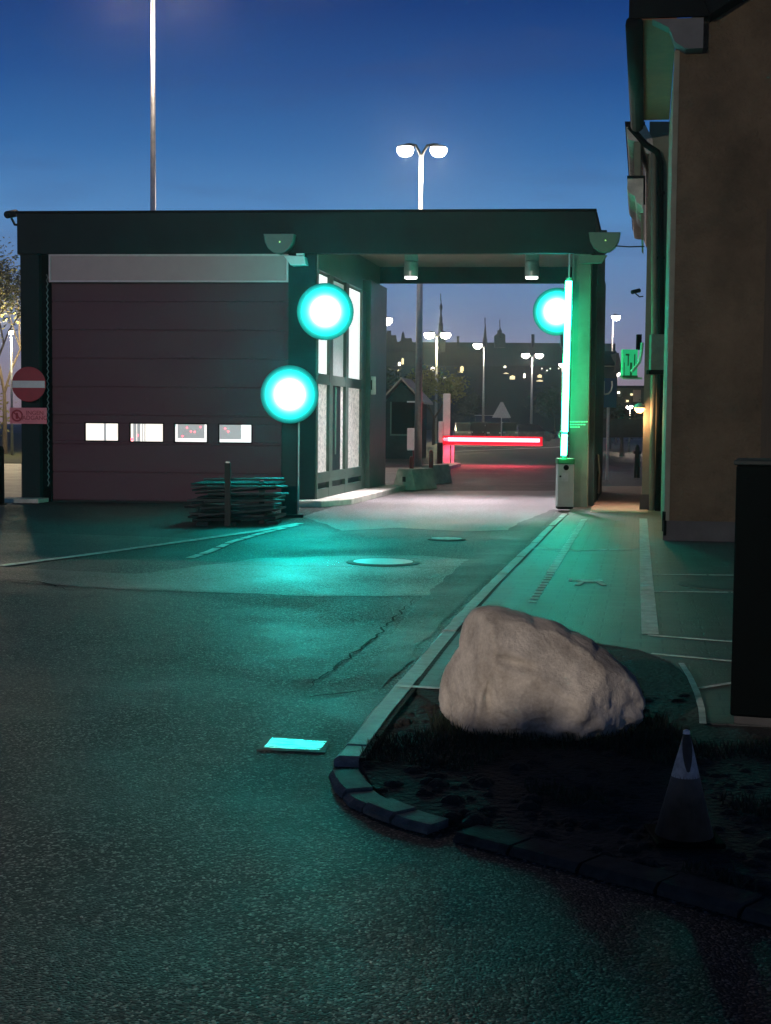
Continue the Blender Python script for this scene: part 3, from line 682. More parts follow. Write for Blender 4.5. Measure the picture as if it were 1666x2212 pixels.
lamp(p, topm, [-1.05, 1.0], 'tall twin-headed mast standing behind the left of the gate building', .10, .3, 1100)
p = G(903, 1009); p = V((p.x, 50, 0)); hx = 50/3000
lamp(p, Z(911, 313, 50).z, [-34*hx, 37*hx], 'twin-headed lamp rising above the canopy, its heads glowing against the sky', .115, .31, 900)
# collars on that pole
p = Z(820, 693, 80); p.z = 0; lamp(p, Z(826, 684, 80).z, [.36], 'bright single lamp half hidden by the pillar at the end of the glass wall', .07, .40)
p = Z(942, 900, 110); p.z = 0; lamp(p, Z(942, 717, 110).z, [-.6, .68], 'twin-headed lamp whose heads flank the tall church spire',  .10, .42, 2600, col=(1, .85, .45))
p = Z(1044, 900, 130); p.z = 0; lamp(p, Z(1044, 741, 130).z, [-.6], 'single-headed lamp with its arm to the left in front of the dark palace', .10, .44, 700)
p = Z(1148, 900, 150); p.z = 0; lamp(p, Z(1148, 763, 150).z, [-.72, .75], 'twin-headed lamp in front of the right half of the palace', .12, .44, 700)
p = Z(1320, 900, 90); p.z = 0; lamp(p, Z(1322, 679, 90).z, [.2], 'single tall lamp in the gap between the gate and the brown building', .06, .28, 900)
p = Z(1297, 900, 95); p.z = 0; lamp(p, Z(1298, 794, 95).z, [.03], 'round lamp in front of the gabled house beyond the gate', .05, .24)
p = Z(1332, 900, 110); p.z = 0; lamp(p, Z(1332, 803, 110).z, [-.03], 'round lamp just right of the gabled house', .05, .25)
p = Z(1361, 900, 80); p.z = 0; lamp(p, Z(1361, 873, 80).z, [-.03], 'low bright lamp left of the amber wall light', .04, .2, 150)
p = Z(1213, 900, 100); p.z = 0; lamp(p, Z(1213, 783, 100).z, [-.03], 'round white lamp touching the left side of the green barrier arm', .05, .22)
# lamp behind the photographer which lights the boulder and the front walls
p = V((-9.8, -8.5, 0)); 
t = lamp(p, 5.9, [.8], 'street lamp behind the viewer that lights the boulder', .09, .22, 0)
light('SPOT', 'bulb', p+V((.8, 0, 5.5)), 7600, (1, .86, .73), t, target=V((0, 8, .5)), spot_size=R(80), spot_blend=.8, shadow_soft_size=.10)

# ---------------------------------------------------------------- boulder
rc = G(1165, 1590, KH); rc.y += .25
sc_ = rc.y-.0
cxp, czp = 1175.0, 1475.0
outl = [(1010, 1332), (1030, 1315), (1060, 1311), (1100, 1318), (1150, 1335), (1230, 1362), (1290, 1392), (1340, 1425), (1378, 1466), (1391, 1500), (1388, 1560), (1365, 1595), (1290, 1612), (1220, 1612), (1120, 1600), (1040, 1590), (980, 1570), (948, 1540), (943, 1500), (950, 1458), (970, 1428), (992, 1400), (998, 1360)]
pol = sorted((math.atan2(-(y-czp), x-cxp), math.hypot(x-cxp, y-czp)) for x, y in outl)
def rad(a):
    n = len(pol)
    for i in range(n):
        a0, r0 = pol[i]; a1, r1 = pol[(i+1) % n]
        if i == n-1: a1 += 2*math.pi
        aa = a if a >= a0 or i < n-1 else a+2*math.pi
        if a0 <= aa <= a1: u = (aa-a0)/(a1-a0+1e-9); return r0+(r1-r0)*u
    a0, r0 = pol[-1]; a1, r1 = pol[0]; a1 += 2*math.pi; aa = a+2*math.pi; u = (aa-a0)/(a1-a0); return r0+(r1-r0)*u
import bmesh
bm = bmesh.new(); bmesh.ops.create_icosphere(bm, subdivisions=6, radius=1)
cc = Z(cxp, czp, rc.y); k_ = rc.y/FPX
for v in bm.verts:
    x, y, z = v.co; rho = math.hypot(x, z); a = math.atan2(z, x); r = rad(a)*k_
    p = V((math.cos(a)*r*rho**.85, math.copysign(abs(y)**1.15, y)*.42*(1 if y < 0 else 1.1), math.sin(a)*r*rho**.85))
    # flattened facets, fractured base
    for pn, pd in (((.12, -.80, .58), .315), ((-.86, -.45, .18), .40), ((.62, -.72, .05), .40), ((-.25, -.96, -.05), .345), ((.5, -.5, -.7), .40)):
        n_ = V(pn).normalized(); dd0 = p.dot(n_)-pd-.02*mnoise.noise(p*2.5)
        if dd0 > 0: p -= n_*dd0*.88
    q = p*2.1+V((3, 1, 7))
    dsp = mnoise.fractal(q, .9, 2.1, 5)*.016 + mnoise.ridged_multi_fractal(p*5.4, .9, 2.2, 6, 1, 2)*.006 - .006
    low = max(0, min(1, (-p.z+.06)/.22))
    dsp += low*(mnoise.fractal(p*11+V((9, 2, 1)), .8, 2.2, 5)*.02 + (mnoise.cell(p*V((14, 14, 20)).length*.6)-.5)*.012)
    dent = math.exp(-(((p.x+.19)/.10)**2+((p.z-.15-.25*(p.x+.19)*-1)/.028)**2))*(.06 if y < 0 else 0)
    dent += math.exp(-(((p.x+.30)/.03)**2+((p.z+.02)/.11)**2))*(.05 if y < 0 else 0)
    nn = p.normalized()
    v.co = cc + p + nn*dsp + V((0, dent, 0))
me = bpy.data.meshes.new('boulder'); org = V((cc.x, cc.y, KH))
for v in bm.verts: v.co -= org
bm.to_mesh(me); bm.free(); me.polygons.foreach_set('use_smooth', [True]*len(me.polygons))
mr_, tt, bs = base('granite_boulder'); L = tt.links
tcn = N(tt, 'ShaderNodeTexCoord'); n1 = N(tt, 'ShaderNodeTexNoise', Scale=4, Detail=8, Roughness=.65); L.new(tcn.outputs['Object'], n1.inputs['Vector'])
rr = N(tt, 'ShaderNodeValToRGB'); L.new(n1.outputs[0], rr.inputs[0]); e = rr.color_ramp.elements
e[0].position = .30; e[0].color = (.22, .19, .155, 1); e[1].position = .62; e[1].color = (.54, .49, .42, 1)
n4 = N(tt, 'ShaderNodeTexNoise', Scale=70, Detail=3); L.new(tcn.outputs['Object'], n4.inputs['Vector'])
m4 = N(tt, 'ShaderNodeMapRange'); m4.inputs[3].default_value = .75; m4.inputs[4].default_value = 1.25; L.new(n4.outputs[0], m4.inputs[0])
mu = N(tt, 'ShaderNodeVectorMath', op='SCALE'); L.new(rr.outputs[0], mu.inputs[0]); L.new(m4.outputs[0], mu.inputs['Scale']); L.new(mu.outputs[0], bs.inputs['Base Color'])
n5 = N(tt, 'ShaderNodeTexNoise', Scale=16, Detail=9, Roughness=.7); L.new(tcn.outputs['Object'], n5.inputs['Vector'])
bpn = N(tt, 'ShaderNodeBump', Strength=.8, Distance=.022); L.new(n5.outputs[0], bpn.inputs['Height']); L.new(bpn.outputs[0], bs.inputs['Normal']); bs.inputs['Roughness'].default_value = .8
me.materials.append(mr_)
o = bpy.data.objects.new('boulder', me); S.collection.objects.link(o); o.location = org
tag(o, 'large pale grey-brown granite boulder standing in the dark planting bed', 'boulder')

# ---------------------------------------------------------------- traffic cone, worn, in the dark bed
cb = G(1478, 1812, KH-.02); yk = cb.y
def K(px, py): return Z(px, py, yk)
t = thing('traffic_cone', cb, 'old battered traffic cone with torn pale bands in the dark bed', 'traffic cone')
hc = K(1478, 1585).z-cb.z
def rr_(h): return .098*(1-h/hc)+.012
MB().lathe(cb, (0, 0, 1), [(rr_(0), .02), (rr_(hc), hc)], 28).build('cone_body', M['cone'], t, smooth=True)
m_ = MB(); m_.box(cb+V((-.13, -.13, 0)), (.26, 0, 0), (0, .26, 0), (0, 0, .02)); m_.build('base', M['black'], t, bevel=.008)
bandm = MB()
def torn(h0, h1, saw, n=48):
    b = len(bandm.v)
    for j in range(n+1):
        a = 2*math.pi*j/n; hi = h1 + saw(j/n)
        for h in (h0, hi): bandm.v.append(cb+V((math.cos(a)*(rr_(h)+.002), math.sin(a)*(rr_(h)+.002), h)))
    for j in range(n): bandm.f.append((b+2*j, b+2*j+2, b+2*j+3, b+2*j+1))
torn(hc*.60, hc*.66, lambda u: hc*.33*max(0, abs(((u*3.0+.25) % 1)-.5)*2-.1))
torn(hc*.30, hc*.44, lambda u: hc*.06*mnoise.noise(V((u*9, 1, 2))))
bandm.build('reflective_band', M['conew'], t, smooth=True)
MB().lathe(cb+V((0, 0, hc)), (0, 0, 1), [(.014, 0), (.012, .012), (.004, .016)], 12).build('tip', M['white'], t)

# ---------------------------------------------------------------- black cabinet at the right edge
p0 = G(1577, 1563, KH); yc = p0.y
cabp = thing('black_cabinet', p0+V((.5, .25, 0)), 'tall black cabinet at the right edge, cutting off the brown wall', 'cabinet')
hcab = Z(1580, 996, yc).z
cw = V((math.cos(R(16)), -math.sin(R(16)), 0)); cd = V((math.sin(R(16)), math.cos(R(16)), 0))
def cbox(a0, a1, d0, d1, z0, z1): return MB().box(V((p0.x, yc, 0))+cw*a0+cd*d0+UP*z0, cw*(a1-a0), cd*(d1-d0), UP*(z1-z0))
cbox(0, 1, 0, .5, KH+.04, hcab-.02).build('body', M['black'], cabp, bevel=.012)
cbox(-.012, 1.02, -.02, .52, hcab-.02, hcab+.006).build('lid', M['darkf'], cabp, bevel=.006)
cbox(.02, .98, .03, .47, KH-.03, KH+.04).build('plinth', M['stone'], cabp)
cbox(.52, .526, -.004, 0, KH+.08, hcab-.06).build('door_gap', M['rubber'], cabp)

# ---------------------------------------------------------------- brown plaster building on the right
c1 = G(1437, 1166, KH); 
fx = V((math.cos(R(9)), -math.sin(R(9)), 0)); dx_ = dirR
bw = thing('plaster_building', c1, 'tall ochre plastered gable wall with black roof edge on the right', 'building')
Hw = Z(1475, 48, c1.y).z
def C(a, d, h): return c1 + fx*a + dx_*d + UP*(h-KH)
# gable wall with sloping rake
rake = (Z(1545, 5, c1.y-.3)-Z(1476, 46, c1.y-.3)); sl = rake.z/rake.x
wl = MB().prism([C(0, 0, KH-.2), C(9, 0, KH-.2), C(9, 0, Hw+sl*4), C(.35, 0, Hw+.1), C(0, 0, Hw)], dx_*.3)
wl.build('gable_wall', M['plaster'], bw, fixn=True)
m_ = MB(); m_.prism([C(0, .302, KH-.2), C(0, 5.8, KH-.2), C(0, 5.8, Hw-.15), C(0, .302, Hw-.15)], fx*.4); m_.build('side_wall', M['plaster2'], bw, fixn=True)
m_ = MB(); m_.box(C(-.03, -.05, KH-.1), fx*9, dx_*.05, UP*.36); m_.build('plinth', M['stone'], bw)
# recessed dark bay at far right
m_ = MB(); m_.box(C(1.22, -.012, KH+.3), fx*2.6, dx_*.01, UP*4.1); m_.build('gate_panel', mat('weathered_dark_wood', (.06, .045, .028), .8, .3, 3, .3, stretch=(8, 1, .6)), bw)
# roof edge: soffit and fascia along the side eaves
ov = C(0, 0, Hw).x - Z(1370, 22, c1.y-.3).x
m_ = MB(); m_.box(C(-ov, -.3, Hw+.0), fx*.08, dx_*6.2, UP*.16); m_.box(C(-ov, -.34, Hw-.02), fx*(ov+.42), dx_*.06, UP*.30); m_.build('fascia', M['roofm'], bw)
m_ = MB(); m_.box(C(-ov+.08, -.28, Hw-.03), fx*(ov-.08), dx_*6.1, UP*.03); m_.build('soffit', mat('pale_green_soffit', (.26, .085, .045), .8, .25, 3, .3), bw)
m_ = MB(); m_.path([C(-ov+.07, -.3, Hw-.08), C(-ov+.07, 5.9, Hw-.10)], .115, 10); m_.build('gutter', M['roofm'], bw, smooth=True)
m_ = MB(); m_.prism([C(-ov+.30, -.29, Hw-.03), C(.34, -.29, Hw-.03), C(.34, -.29, Hw-.42), C(.12, -.29, Hw-.42), C(-.02, -.29, Hw-.33), C(-.10, -.29, Hw-.14)], dx_*.28); m_.build('corbel', mat('grey_corbel', (.10, .105, .105), .8, .2, 3, .2), bw, fixn=True)
rk = MB(); rk.prism([C(.30, -.4, Hw+.24), C(9, -.4, Hw+.24+sl*8.7), C(9, -.4, Hw+.02+sl*8.7), C(.42, -.4, Hw-.02)], dx_*6.5); rk.build('roof', M['roofm'], bw, fixn=True)
# corner quoin strip, pale
m_ = MB(); m_.box(C(-.02, -.02, KH-.02), fx*.07, dx_*.3, UP*(Hw-.4)); m_.build('corner_bead', M['plaster2'], bw)
# second building beyond: front edge seen almost end on
y2 = 25.3
c2 = Z(1386, 1100, y2); c2.z = 0
sb = thing('rendered_building', c2, 'cream rendered building behind the ochre one, seen end-on beside the footway', 'building')
def E(px, py, dy=0): return Z(px, py, y2+dy)
w2 = 2.2; hE = E(1392, 262).z
m_ = MB(); m_.prism([c2+V((0, 0, 0)), c2+V((w2, 0, 0)), c2+V((w2, 0, hE)), c2+V((0, 0, hE))], dirR*14); m_.build('wall', M['plaster2'], sb, fixn=True)
m_ = MB(); m_.box(c2+V((-.04, -.02, 0)), (w2, 0, 0), dirR*.4, (0, 0, .33)); m_.build('plinth', M['stone'], sb)
# eaves mouldings
a = E(1350, 262); b_ = E(1420, 330)
m_ = MB(); pr = [E(1352, 264), E(1392, 264), E(1410, 300), E(1412, 335), E(1396, 330), E(1388, 306), E(1366, 304), E(1357, 300)]
m_.prism(pr, dirR*13.5); m_.build('cornice', M['conc'], sb, fixn=True)
m_ = MB(); m_.prism([E(1350, 262, -.1), E(1394, 262, -.1), E(1394, 268, -.1), E(1351, 272, -.1)], dirR*13.6); m_.build('gutter', M['roofm'], sb, fixn=True)
m_ = MB(); pr = [E(1356, 384), E(1390, 384), E(1390, 452), E(1386, 445), E(1376, 436), E(1372, 424), E(1359, 416), E(1355, 408)]
m_.prism(pr, dirR*3); m_.build('corbel', M['conc'], sb, fixn=True)
m_ = MB(); m_.prism([E(1355, 379, -.04), E(1394, 379, -.04), E(1394, 384, -.04), E(1355, 385, -.04)], dirR*3.1); m_.build('ledge', M['roofm'], sb, fixn=True)
m_ = MB(); m_.prism([E(1370, 306), E(1384, 306), E(1384, 379), E(1370, 379)], dirR*2); m_.prism([E(1384, 460), E(1390, 460), E(1390, 520), E(1386, 515)], dirR*2); m_.build('pilaster', M['plaster2'], sb, fixn=True)
# downpipe of that building
dp = G(1424, 1105, KH); yd = y2-.25
t = thing('downpipe', V((Z(1424, 1100, yd).x, yd, 0)), 'long dark downpipe running down the corner from the gutter', 'downpipe')
pts = [Z(1360, 272, yd), Z(1376, 290, yd), Z(1395, 312, yd), Z(1420, 328, yd), Z(1427, 350, yd), Z(1429, 700, yd), Z(1421, 1108, yd)]
m_ = MB(); m_.path(pts, .055, 12); m_.build('pipe', M['black'], t, smooth=True)
m_ = MB(); m_.path([Z(1412, 330, yd+.1), Z(1413, 700, yd+.1), Z(1408, 1106, yd+.1)], .05, 10); m_.build('pale_pipe', M['plaster2'], t, smooth=True)
for yy in (420, 560, 860, 980):
    m_ = MB(); q = Z(1428, yy, yd); m_.lathe(q, (0, 0, 1), [(.07, 0), (.07, .05)], 12); m_.build('clamp', M['black'], t)
# electrical box on the pipes
t = thing('junction_box', Z(1424, 800, yd-.2), 'large grey-green junction box on the downpipe corner', 'junction box')
m_ = MB(); a = Z(1406, 800, yd-.25); b_ = Z(1446, 722, yd-.25); m_.abox(a.x, b_.x, yd-.25, yd-.05, a.z, b_.z); m_.build('box', mat('grey_green_box', (.09, .12, .10), .6, .3, 4, .2), t, bevel=.012)
m_ = MB(); a = Z(1402, 808, yd-.28); b_ = Z(1446, 799, yd-.28); m_.abox(a.x, b_.x, yd-.29, yd-.05, a.z, b_.z); m_.build('ledge', M['black'], t)
# little black fitting at the plinth corner
t = thing('wall_bracket', Z(1440, 1130, c1.y-.05), 'small black bracket at the foot of the ochre wall corner', 'bracket')
m_ = MB(); a = Z(1432, 1140, c1.y); m_.abox(a.x, a.x+.05, c1.y-.02, c1.y+.05, a.z-.05, a.z+.22); m_.build('plate', M['black'], t); m_ = MB(); m_.tube((a.x+.02, c1.y-.05, a.z-.1), (a.x+.02, c1.y-.05, a.z+.1), .02); m_.build('pin', M['black'], t)
# wire from gate building to wall
m_ = MB(); m_.path([E(1330, 531), E(1360, 533), E(1392, 532)], .012, 6)
tag(m_.build('overhead_cable', M['cable']), 'thin cable strung between the gate roof corner and the cream building', 'cable')
# CCTV on that wall
def cctv(cpos, mount, s, label, yaw, body=M['white']):
    t = thing('security_camera', mount, label, 'security camera', 'security cameras')
    dirv = V((math.cos(yaw), math.sin(yaw), -.25)).normalized()
    MB().path([cpos-dirv*s, cpos-dirv*.9*s, cpos+dirv*.9*s, cpos+dirv*s], [s*.3, s*.42, s*.42, s*.36], 14).build('body', body, t, smooth=True)
    MB().tube(cpos+dirv*s, cpos+dirv*1.06*s, s*.3).build('lens', M['glass'], t)
    MB().path([cpos, cpos+V((0, 0, -s*.5)), (cpos+mount)/2+V((0, 0, -s*.6)), mount], s*.14, 8).build('arm', M['darkf'], t, smooth=True)
    return t
cctv(E(1374, 629), E(1390, 640), .09, 'small camera on an arm sticking out of the cream wall', R(200), M['dark'])
# green lit display box hung off the wall
t = thing('green_sign_box', E(1362, 787), 'bright green lit box sign on a bracket from the cream wall', 'illuminated sign')
def bx(x0, x1, y0, y1, d0, d1, name, m__, par=t, bev=0):
    a = E(x0, y1, d0); b_ = E(x1, y0, d0); return MB().abox(a.x, b_.x, y2+d0, y2+d1, a.z, b_.z).build(name, m__, par, bevel=bev)
bx(1345, 1378, 755, 814, -.05, .12, 'box', M['greenbox'])
bx(1345, 1347, 755, 814, -.058, -.05, 'edge_trim', M['greenpale']); bx(1345, 1378, 811, 815, -.07, .14, 'shade', M['dgreen'])
for (x0, x1, y0, y1) in ((1352, 1360, 764, 768), (1356, 1359, 768, 790), (1348, 1350, 783, 812), (1361, 1366, 783, 812), (1370, 1373, 765, 790)):
    bx(x0, x1, y0, y1, -.056, -.052, 'symbol', M['dgreen'])
bx(1345, 1388, 815, 819, .0, .04, 'bracket', M['greenpale'])
m_ = MB(); m_.path([E(1364, 803, -.1), E(1372, 794, -.1), E(1382, 782, -.1), E(1386, 762, -.1), E(1388, 740, -.1)], .028, 8); m_.build('conduit', M['greenpale'], t, smooth=True)
bx(1377, 1387, 722, 755, -.02, .12, 'rear_box', M['black'])
# amber wall light and the strip it lights
t = thing('wall_light', E(1384, 886), 'amber glowing wall light on the corner of the cream building', 'wall light')
m_ = MB(); c = E(1382, 881, -.12); m_.lathe(c, (0, 0, 1), [(.11, 0), (.09, .05), (.03, .09)], 18); m_.build('shade', M['steel'], t, smooth=True)
m_ = MB(); m_.lathe(c-V((0, 0, .09)), (0, 0, 1), [(.03, 0), (.08, .04), (.095, .088)], 18); m_.build('lamp_glass', M['orange'], t, smooth=True)
light('POINT', 'bulb', c-V((.02, .05, .2)), 32, (1, .45, .2), t, shadow_soft_size=.06)
light('SPOT', 'downlight', c+V((-.12, .5, -.15)), 160, (1, .60, .45), t, target=c+V((-.5, 1.2, -3)), spot_size=R(95), spot_blend=.8, shadow_soft_size=.06)

# ---------------------------------------------------------------- intercom bollard and box details by the column
ib = G(1284, 1086); yi = ib.y
t = thing('card_reader_post', ib, 'slim grey post with a small lit screen behind the green column', 'card reader')
a0 = Z(1275, 1084, yi).x; a1 = Z(1285, 1084, yi).x; a2 = Z(1292, 1084, yi).x
m_ = MB(); m_.abox(a0, a1, yi, yi+.16, .04, Z(1280, 1020, yi).z); m_.build('front_panel', M['offwhite'], t, bevel=.006)
m_ = MB(); m_.abox(a1+.002, a2, yi+.01, yi+.2, .02, Z(1280, 1018, yi).z); m_.build('post', M['darkf'], t, bevel=.006)
m_ = MB(); m_.abox(a0, a1+.03, yi+.02, yi+.2, Z(1280, 1017, yi).z, Z(1280, 978, yi).z); m_.build('head', M['black'], t, bevel=.02)
m_ = MB(); m_.abox(a0+.0, a1+.01, yi+.0, yi+.02, Z(1280, 1014, yi).z, Z(1280, 1001, yi).z); m_.build('screen', emit('lit_screen', (1, .92, .95), 1.1), t)
m_ = MB(); m_.path([Z(1276, 979, yi), Z(1286, 977, yi), Z(1293, 984, yi), Z(1294, 1000, yi), Z(1296, 1020, yi), Z(1293, 1066, yi)], .02, 8); m_.build('guard_hoop', M['steel'], t, smooth=True)

# ---------------------------------------------------------------- door radar units and lamp box on the fascia
def radar(x, y, lab, off=.0):
    s, h = FS(x, y, -.25); c = B(s, -.25, h); t = thing('vehicle_sensor', c, lab, 'sensor', 'sensors on the roof edge')
    w = .29; pr = []
    for k in range(9):
        a = math.pi+math.pi*k/8; pr.append(c+EX*(math.cos(a)*w*.98)+UP*(math.sin(a)*.34*1.0+.12))
    pr = [c-EX*w+UP*.15]+pr+[c+EX*w+UP*.15]
    MB().prism(pr, EY*.19).build('housing', mat('grey_green_plastic', (.10, .15, .13), .5, .1, 4, .03), t, bevel=.01, fixn=True)
    m_ = MB(); m_.box(c-EX*.10+UP*.15+EY*.02, EX*.14, EY*.14, UP*.04); m_.build('cap', M['dark'], t)
    m_ = MB(); m_.lathe(c+EX*.02-EY*.001, -EY, [(.012, 0), (.008, .006)], 10); m_.build('status_led', M['greenled'], t)
    return t
radar(602, 522, 'half-round grey sensor with a green dot above the end of the pale board')
tr = radar(1306, 519, 'half-round grey sensor with a green dot sticking out at the roof corner')
m_ = MB(); a = FS(1250, 568, -.2); b_ = FS(1312, 551, -.2); m_.prism([B(a[0], -.2, a[1]), B(b_[0]-.1, -.2, a[1]), B(b_[0], -.2, b_[1]), B(a[0], -.2, b_[1])], EY*.12); m_.build('bracket', M['column'], tr, fixn=True)
s, h = FS(636, 562, -.2); c = B(s, -.2, h)
t = thing('flood_light', c, 'white wedge-shaped floodlight housing at the right end of the pale board', 'floodlight')
m_ = MB(); q = lambda x, y: (lambda f: B(f[0], -.3, f[1]))(FS(x, y, -.3)); m_.prism([q(612, 551), q(657, 553), q(661, 572), q(628, 573)], EY*.22); m_.build('housing', M['white'], t, bevel=.01, fixn=True)
m_ = MB(); m_.prism([q(640, 547), q(656, 547), q(656, 551.5), q(640, 551.5)], EY*.1); m_.build('clip', M['white'], t, fixn=True)
# camera at the left roof corner
p = Z(25, 462, 27.1); cctv(p, B(-.03, -.0, HT-.2), .17, 'camera on an arm at the left end of the roof', R(250), M['dark'])
t_ = None
# signs on the left column
ys = -.18
s, h = FS(62, 830, ys); c = B(s, ys, h); rs_ = .335
t = thing('no_entry_sign', c, 'round red no-entry sign with a white bar on the left column', 'road sign')
MB().lathe(c, -nrm if nrm.y > 0 else nrm, [(rs_, -.012), (rs_, 0), (rs_-.012, .004)], 48).build('plate', M['red'], t, fixn=True)
m_ = MB(); m_.box(c-EX*rs_*.95-UP*.067-EY*.014, EX*rs_*1.9, EY*.008, UP*.134); m_.build('white_bar', M['white'], t)
m_ = MB(); m_.box(c-EX*.03+EY*.02-UP*.3, EX*.06, EY*.15, UP*.6); m_.build('bracket', M['steel'], t)
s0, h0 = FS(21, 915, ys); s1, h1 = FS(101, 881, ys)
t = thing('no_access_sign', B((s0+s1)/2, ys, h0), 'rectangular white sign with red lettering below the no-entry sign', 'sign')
m_ = MB(); bb_(m_, s0, s1, ys, ys+.012, h0, h1); m_.build('plate', mat('white_film_red_lit', (.8, .22, .26), .5, .1, 4, 0), t, bevel=.004)  # white plate; the red light falling on it is put into its colour
rl = mat('red_print', (.42, .02, .04), .5, .1, 3, 0)
W_ = s1-s0; Hh = h1-h0
text('lettering', 'INGEN', rl, t, B(s0+W_*.68, ys-.003, h0+Hh*.67), .115, EX)
text('lettering', 'ADGANG', rl, t, B(s0+W_*.68, ys-.003, h0+Hh*.36), .115, EX)
cc_ = B(s0+W_*.20, ys-.002, h0+Hh*.5); m_ = MB(); ro = Hh*.38
m_.path([cc_+EX*math.cos(a)*ro*.86+UP*math.sin(a)*ro*.86 for a in [k*math.pi/12 for k in range(25)]], .016, 6, cap=False)
m_.path([cc_+EX*-.6*ro+UP*.6*ro, cc_+EX*.6*ro-UP*.6*ro], .012, 6); m_.build('prohibition_ring', rl, t)
m_ = MB(); m_.lathe(cc_+UP*.035, -EY, [(.022, 0), (.022, .004)], 12); m_.box(cc_-EX*.025-UP*.06-EY*.004, EX*.05, EY*.004, UP*.08); m_.build('figure', rl, t)
light_red = None
# bollard at the left edge
p = G(-2, 1090); t = thing('bollard', p, 'black bollard at the left edge beside the gate building', 'bollard')
MB().lathe(p, (0, 0, 1), [(.1, 0), (.1, 1.02), (.08, 1.08), (.02, 1.1)], 18).build('post', M['black'], t, smooth=True)
MB().lathe(p, (0, 0, 1), [(.14, 0), (.14, .02)], 18).build('foot', M['black'], t)

# ---------------------------------------------------------------- stack of fence parts with stakes
pz = G(470, 1134); yp = pz.y
stk = thing('stacked_fence_panels', pz, 'untidy dark stack of fence panels and boards held by upright stakes before the door', 'material stack')
def Kp(px, py, dy=0): return Z(px, py, yp+dy)
x0, x1 = Kp(410, 1100).x, Kp(592, 1100).x
mats = [M['darkf'], M['wood'], M['rail'], M['wood']]
random.seed(11)
for k in range(12):
    h = .05+k*.052; sh = random.uniform(-.12, .12); L0 = x0+.02+abs(k-4)*.018*(1 if k > 3 else .4)+sh; tilt = random.uniform(-.07, .09)
    m_ = MB(); ww = random.uniform(.6, .95); dd_ = random.uniform(-.15, .1)
    m_.box((L0, yp+dd_, h), (min(x1, L0+random.uniform(1.1, 1.5))-L0, .35, tilt), (0.1, ww, 0), (0, 0, random.choice([.022, .03, .045]))); m_.build('board', mats[k % 4], stk, bevel=.004)
for k in range(6):
    h = .15+k*.11; m_ = MB(); a = V((x0+.25+random.uniform(-.1, .1), yp-.16, h)); m_.tube(a, a+V((1.2, .4, random.uniform(-.02, .12))), .018, .018, 8); m_.build('rail', M['rail'], stk)
for (xx, yt, dy) in ((492, 1000, -.25), (566, 1040, .45)):
    a = Kp(xx, 1130, dy); b_ = Kp(xx, yt, dy); m_ = MB(); m_.abox(a.x-.045, a.x+.045, yp+dy-.04, yp+dy+.04, .0, b_.z); m_.build('stake', M['darkf'], stk, bevel=.005)
    m_ = MB(); m_.abox(a.x-.03, a.x+.03, yp+dy-.02, yp+dy+.02, b_.z, b_.z+.02); m_.build('stake_cap', M['steel'], stk)
for (xx, dy) in ((440, -.1), (500, -.1), (590, .3)):
    a = Kp(xx, 1134, dy); m_ = MB(); m_.abox(a.x-.1, a.x+.08, yp+dy-.08, yp+dy+.6, 0, .05); m_.build('bearer', M['wood'], stk)

# ---------------------------------------------------------------- beyond the gate
far = MB().prism([G(560, 1010, .01), G(905, 1010, .01), G(985, 1003, .01), G(870, 1060, .01), G(830, 1064, .01), G(640, 1064, .01)], (0, 0, -.004)); struct('far_paving', far, M['farpave'], fixn=True)
far = MB().prism([G(-300, 1076, .01), G(46, 1076, .01), G(46, 1000, .01), G(-300, 1000, .01)], (0, 0, -.004)); struct('side_street', far, M['farpave'], fixn=True)
far = MB().prism([G(1274, 1107, KH+.002), G(1400, 1107, KH+.002), G(1392, 1050, KH+.002), G(1300, 1050, KH+.002)], (0, 0, -.004)); struct('footway', far, mat('amber_lit_paving', (.30, .22, .18), .8, .3, 8, .4), fixn=True)  # footway tinted warm: the amber lamp's light put into the paving colour
vg = MB().prism([G(-400, 1000, .03), G(120, 1000, .03), G(200, 935, .03), G(-400, 935, .03)], (0, 0, -.2)); struct('verge', vg, mat('verge_grass', (.05, .06, .02), .9, .5, 2, .5), fixn=True)
line([(985, 1006), (1200, 1007)], .12, 'road_line', .012)
line([(985, 975), (1200, 966), (1300, 955)], .5, 'road_line', .012); line([(1290, 947), (1390, 950)], .6, 'road_line', .012)
# island kerb left of the barrier
m_ = MB().prism([G(925, 1034, .12), G(952, 1012, .12), G(996, 1001, .12), G(985, 999, .12), G(925, 1004, .12), G(880, 1030, .12)], (0, 0, -.14)); struct('traffic_island', m_, M['conc'], fixn=True)
# kiosk
kb = G(868, 991); yk2 = kb.y
t = thing('kiosk', kb, 'small dark wooden hut with a pale pitched roof beyond the gate', 'kiosk')
def KK(px, py, dy=0): return Z(px, py, yk2+dy)
a, b_ = KK(833, 950).x, KK(905, 950).x; he = KK(870, 868).z; hp = KK(866, 820).z; xm = KK(866, 900).x
m_ = MB().prism([(a, yk2, 0), (b_, yk2, 0), (b_, yk2, he), (xm, yk2, hp-.1), (a, yk2, he)], (.4, 2.2, 0)); m_.build('hut_wall', M['wood'], t, fixn=True)
for sg in (-1, 1):
    e = V((KK(818 if sg < 0 else 916, 872, -.25).x, yk2-.25, KK(818, 872).z-.0)); r_ = V((xm, yk2-.25, hp)); nn = V((0, 0, .09))
    m_ = MB().prism([e, r_, r_+nn, e+nn], (.5, 2.8, 0)); m_.build('roof', M['roofpale'], t, fixn=True)
m_ = MB(); m_.abox(KK(846, 900).x, KK(902, 900).x, yk2-.05, yk2-.002, KK(850, 938).z, KK(850, 868).z); wn = m_.build('window', M['black'], t)
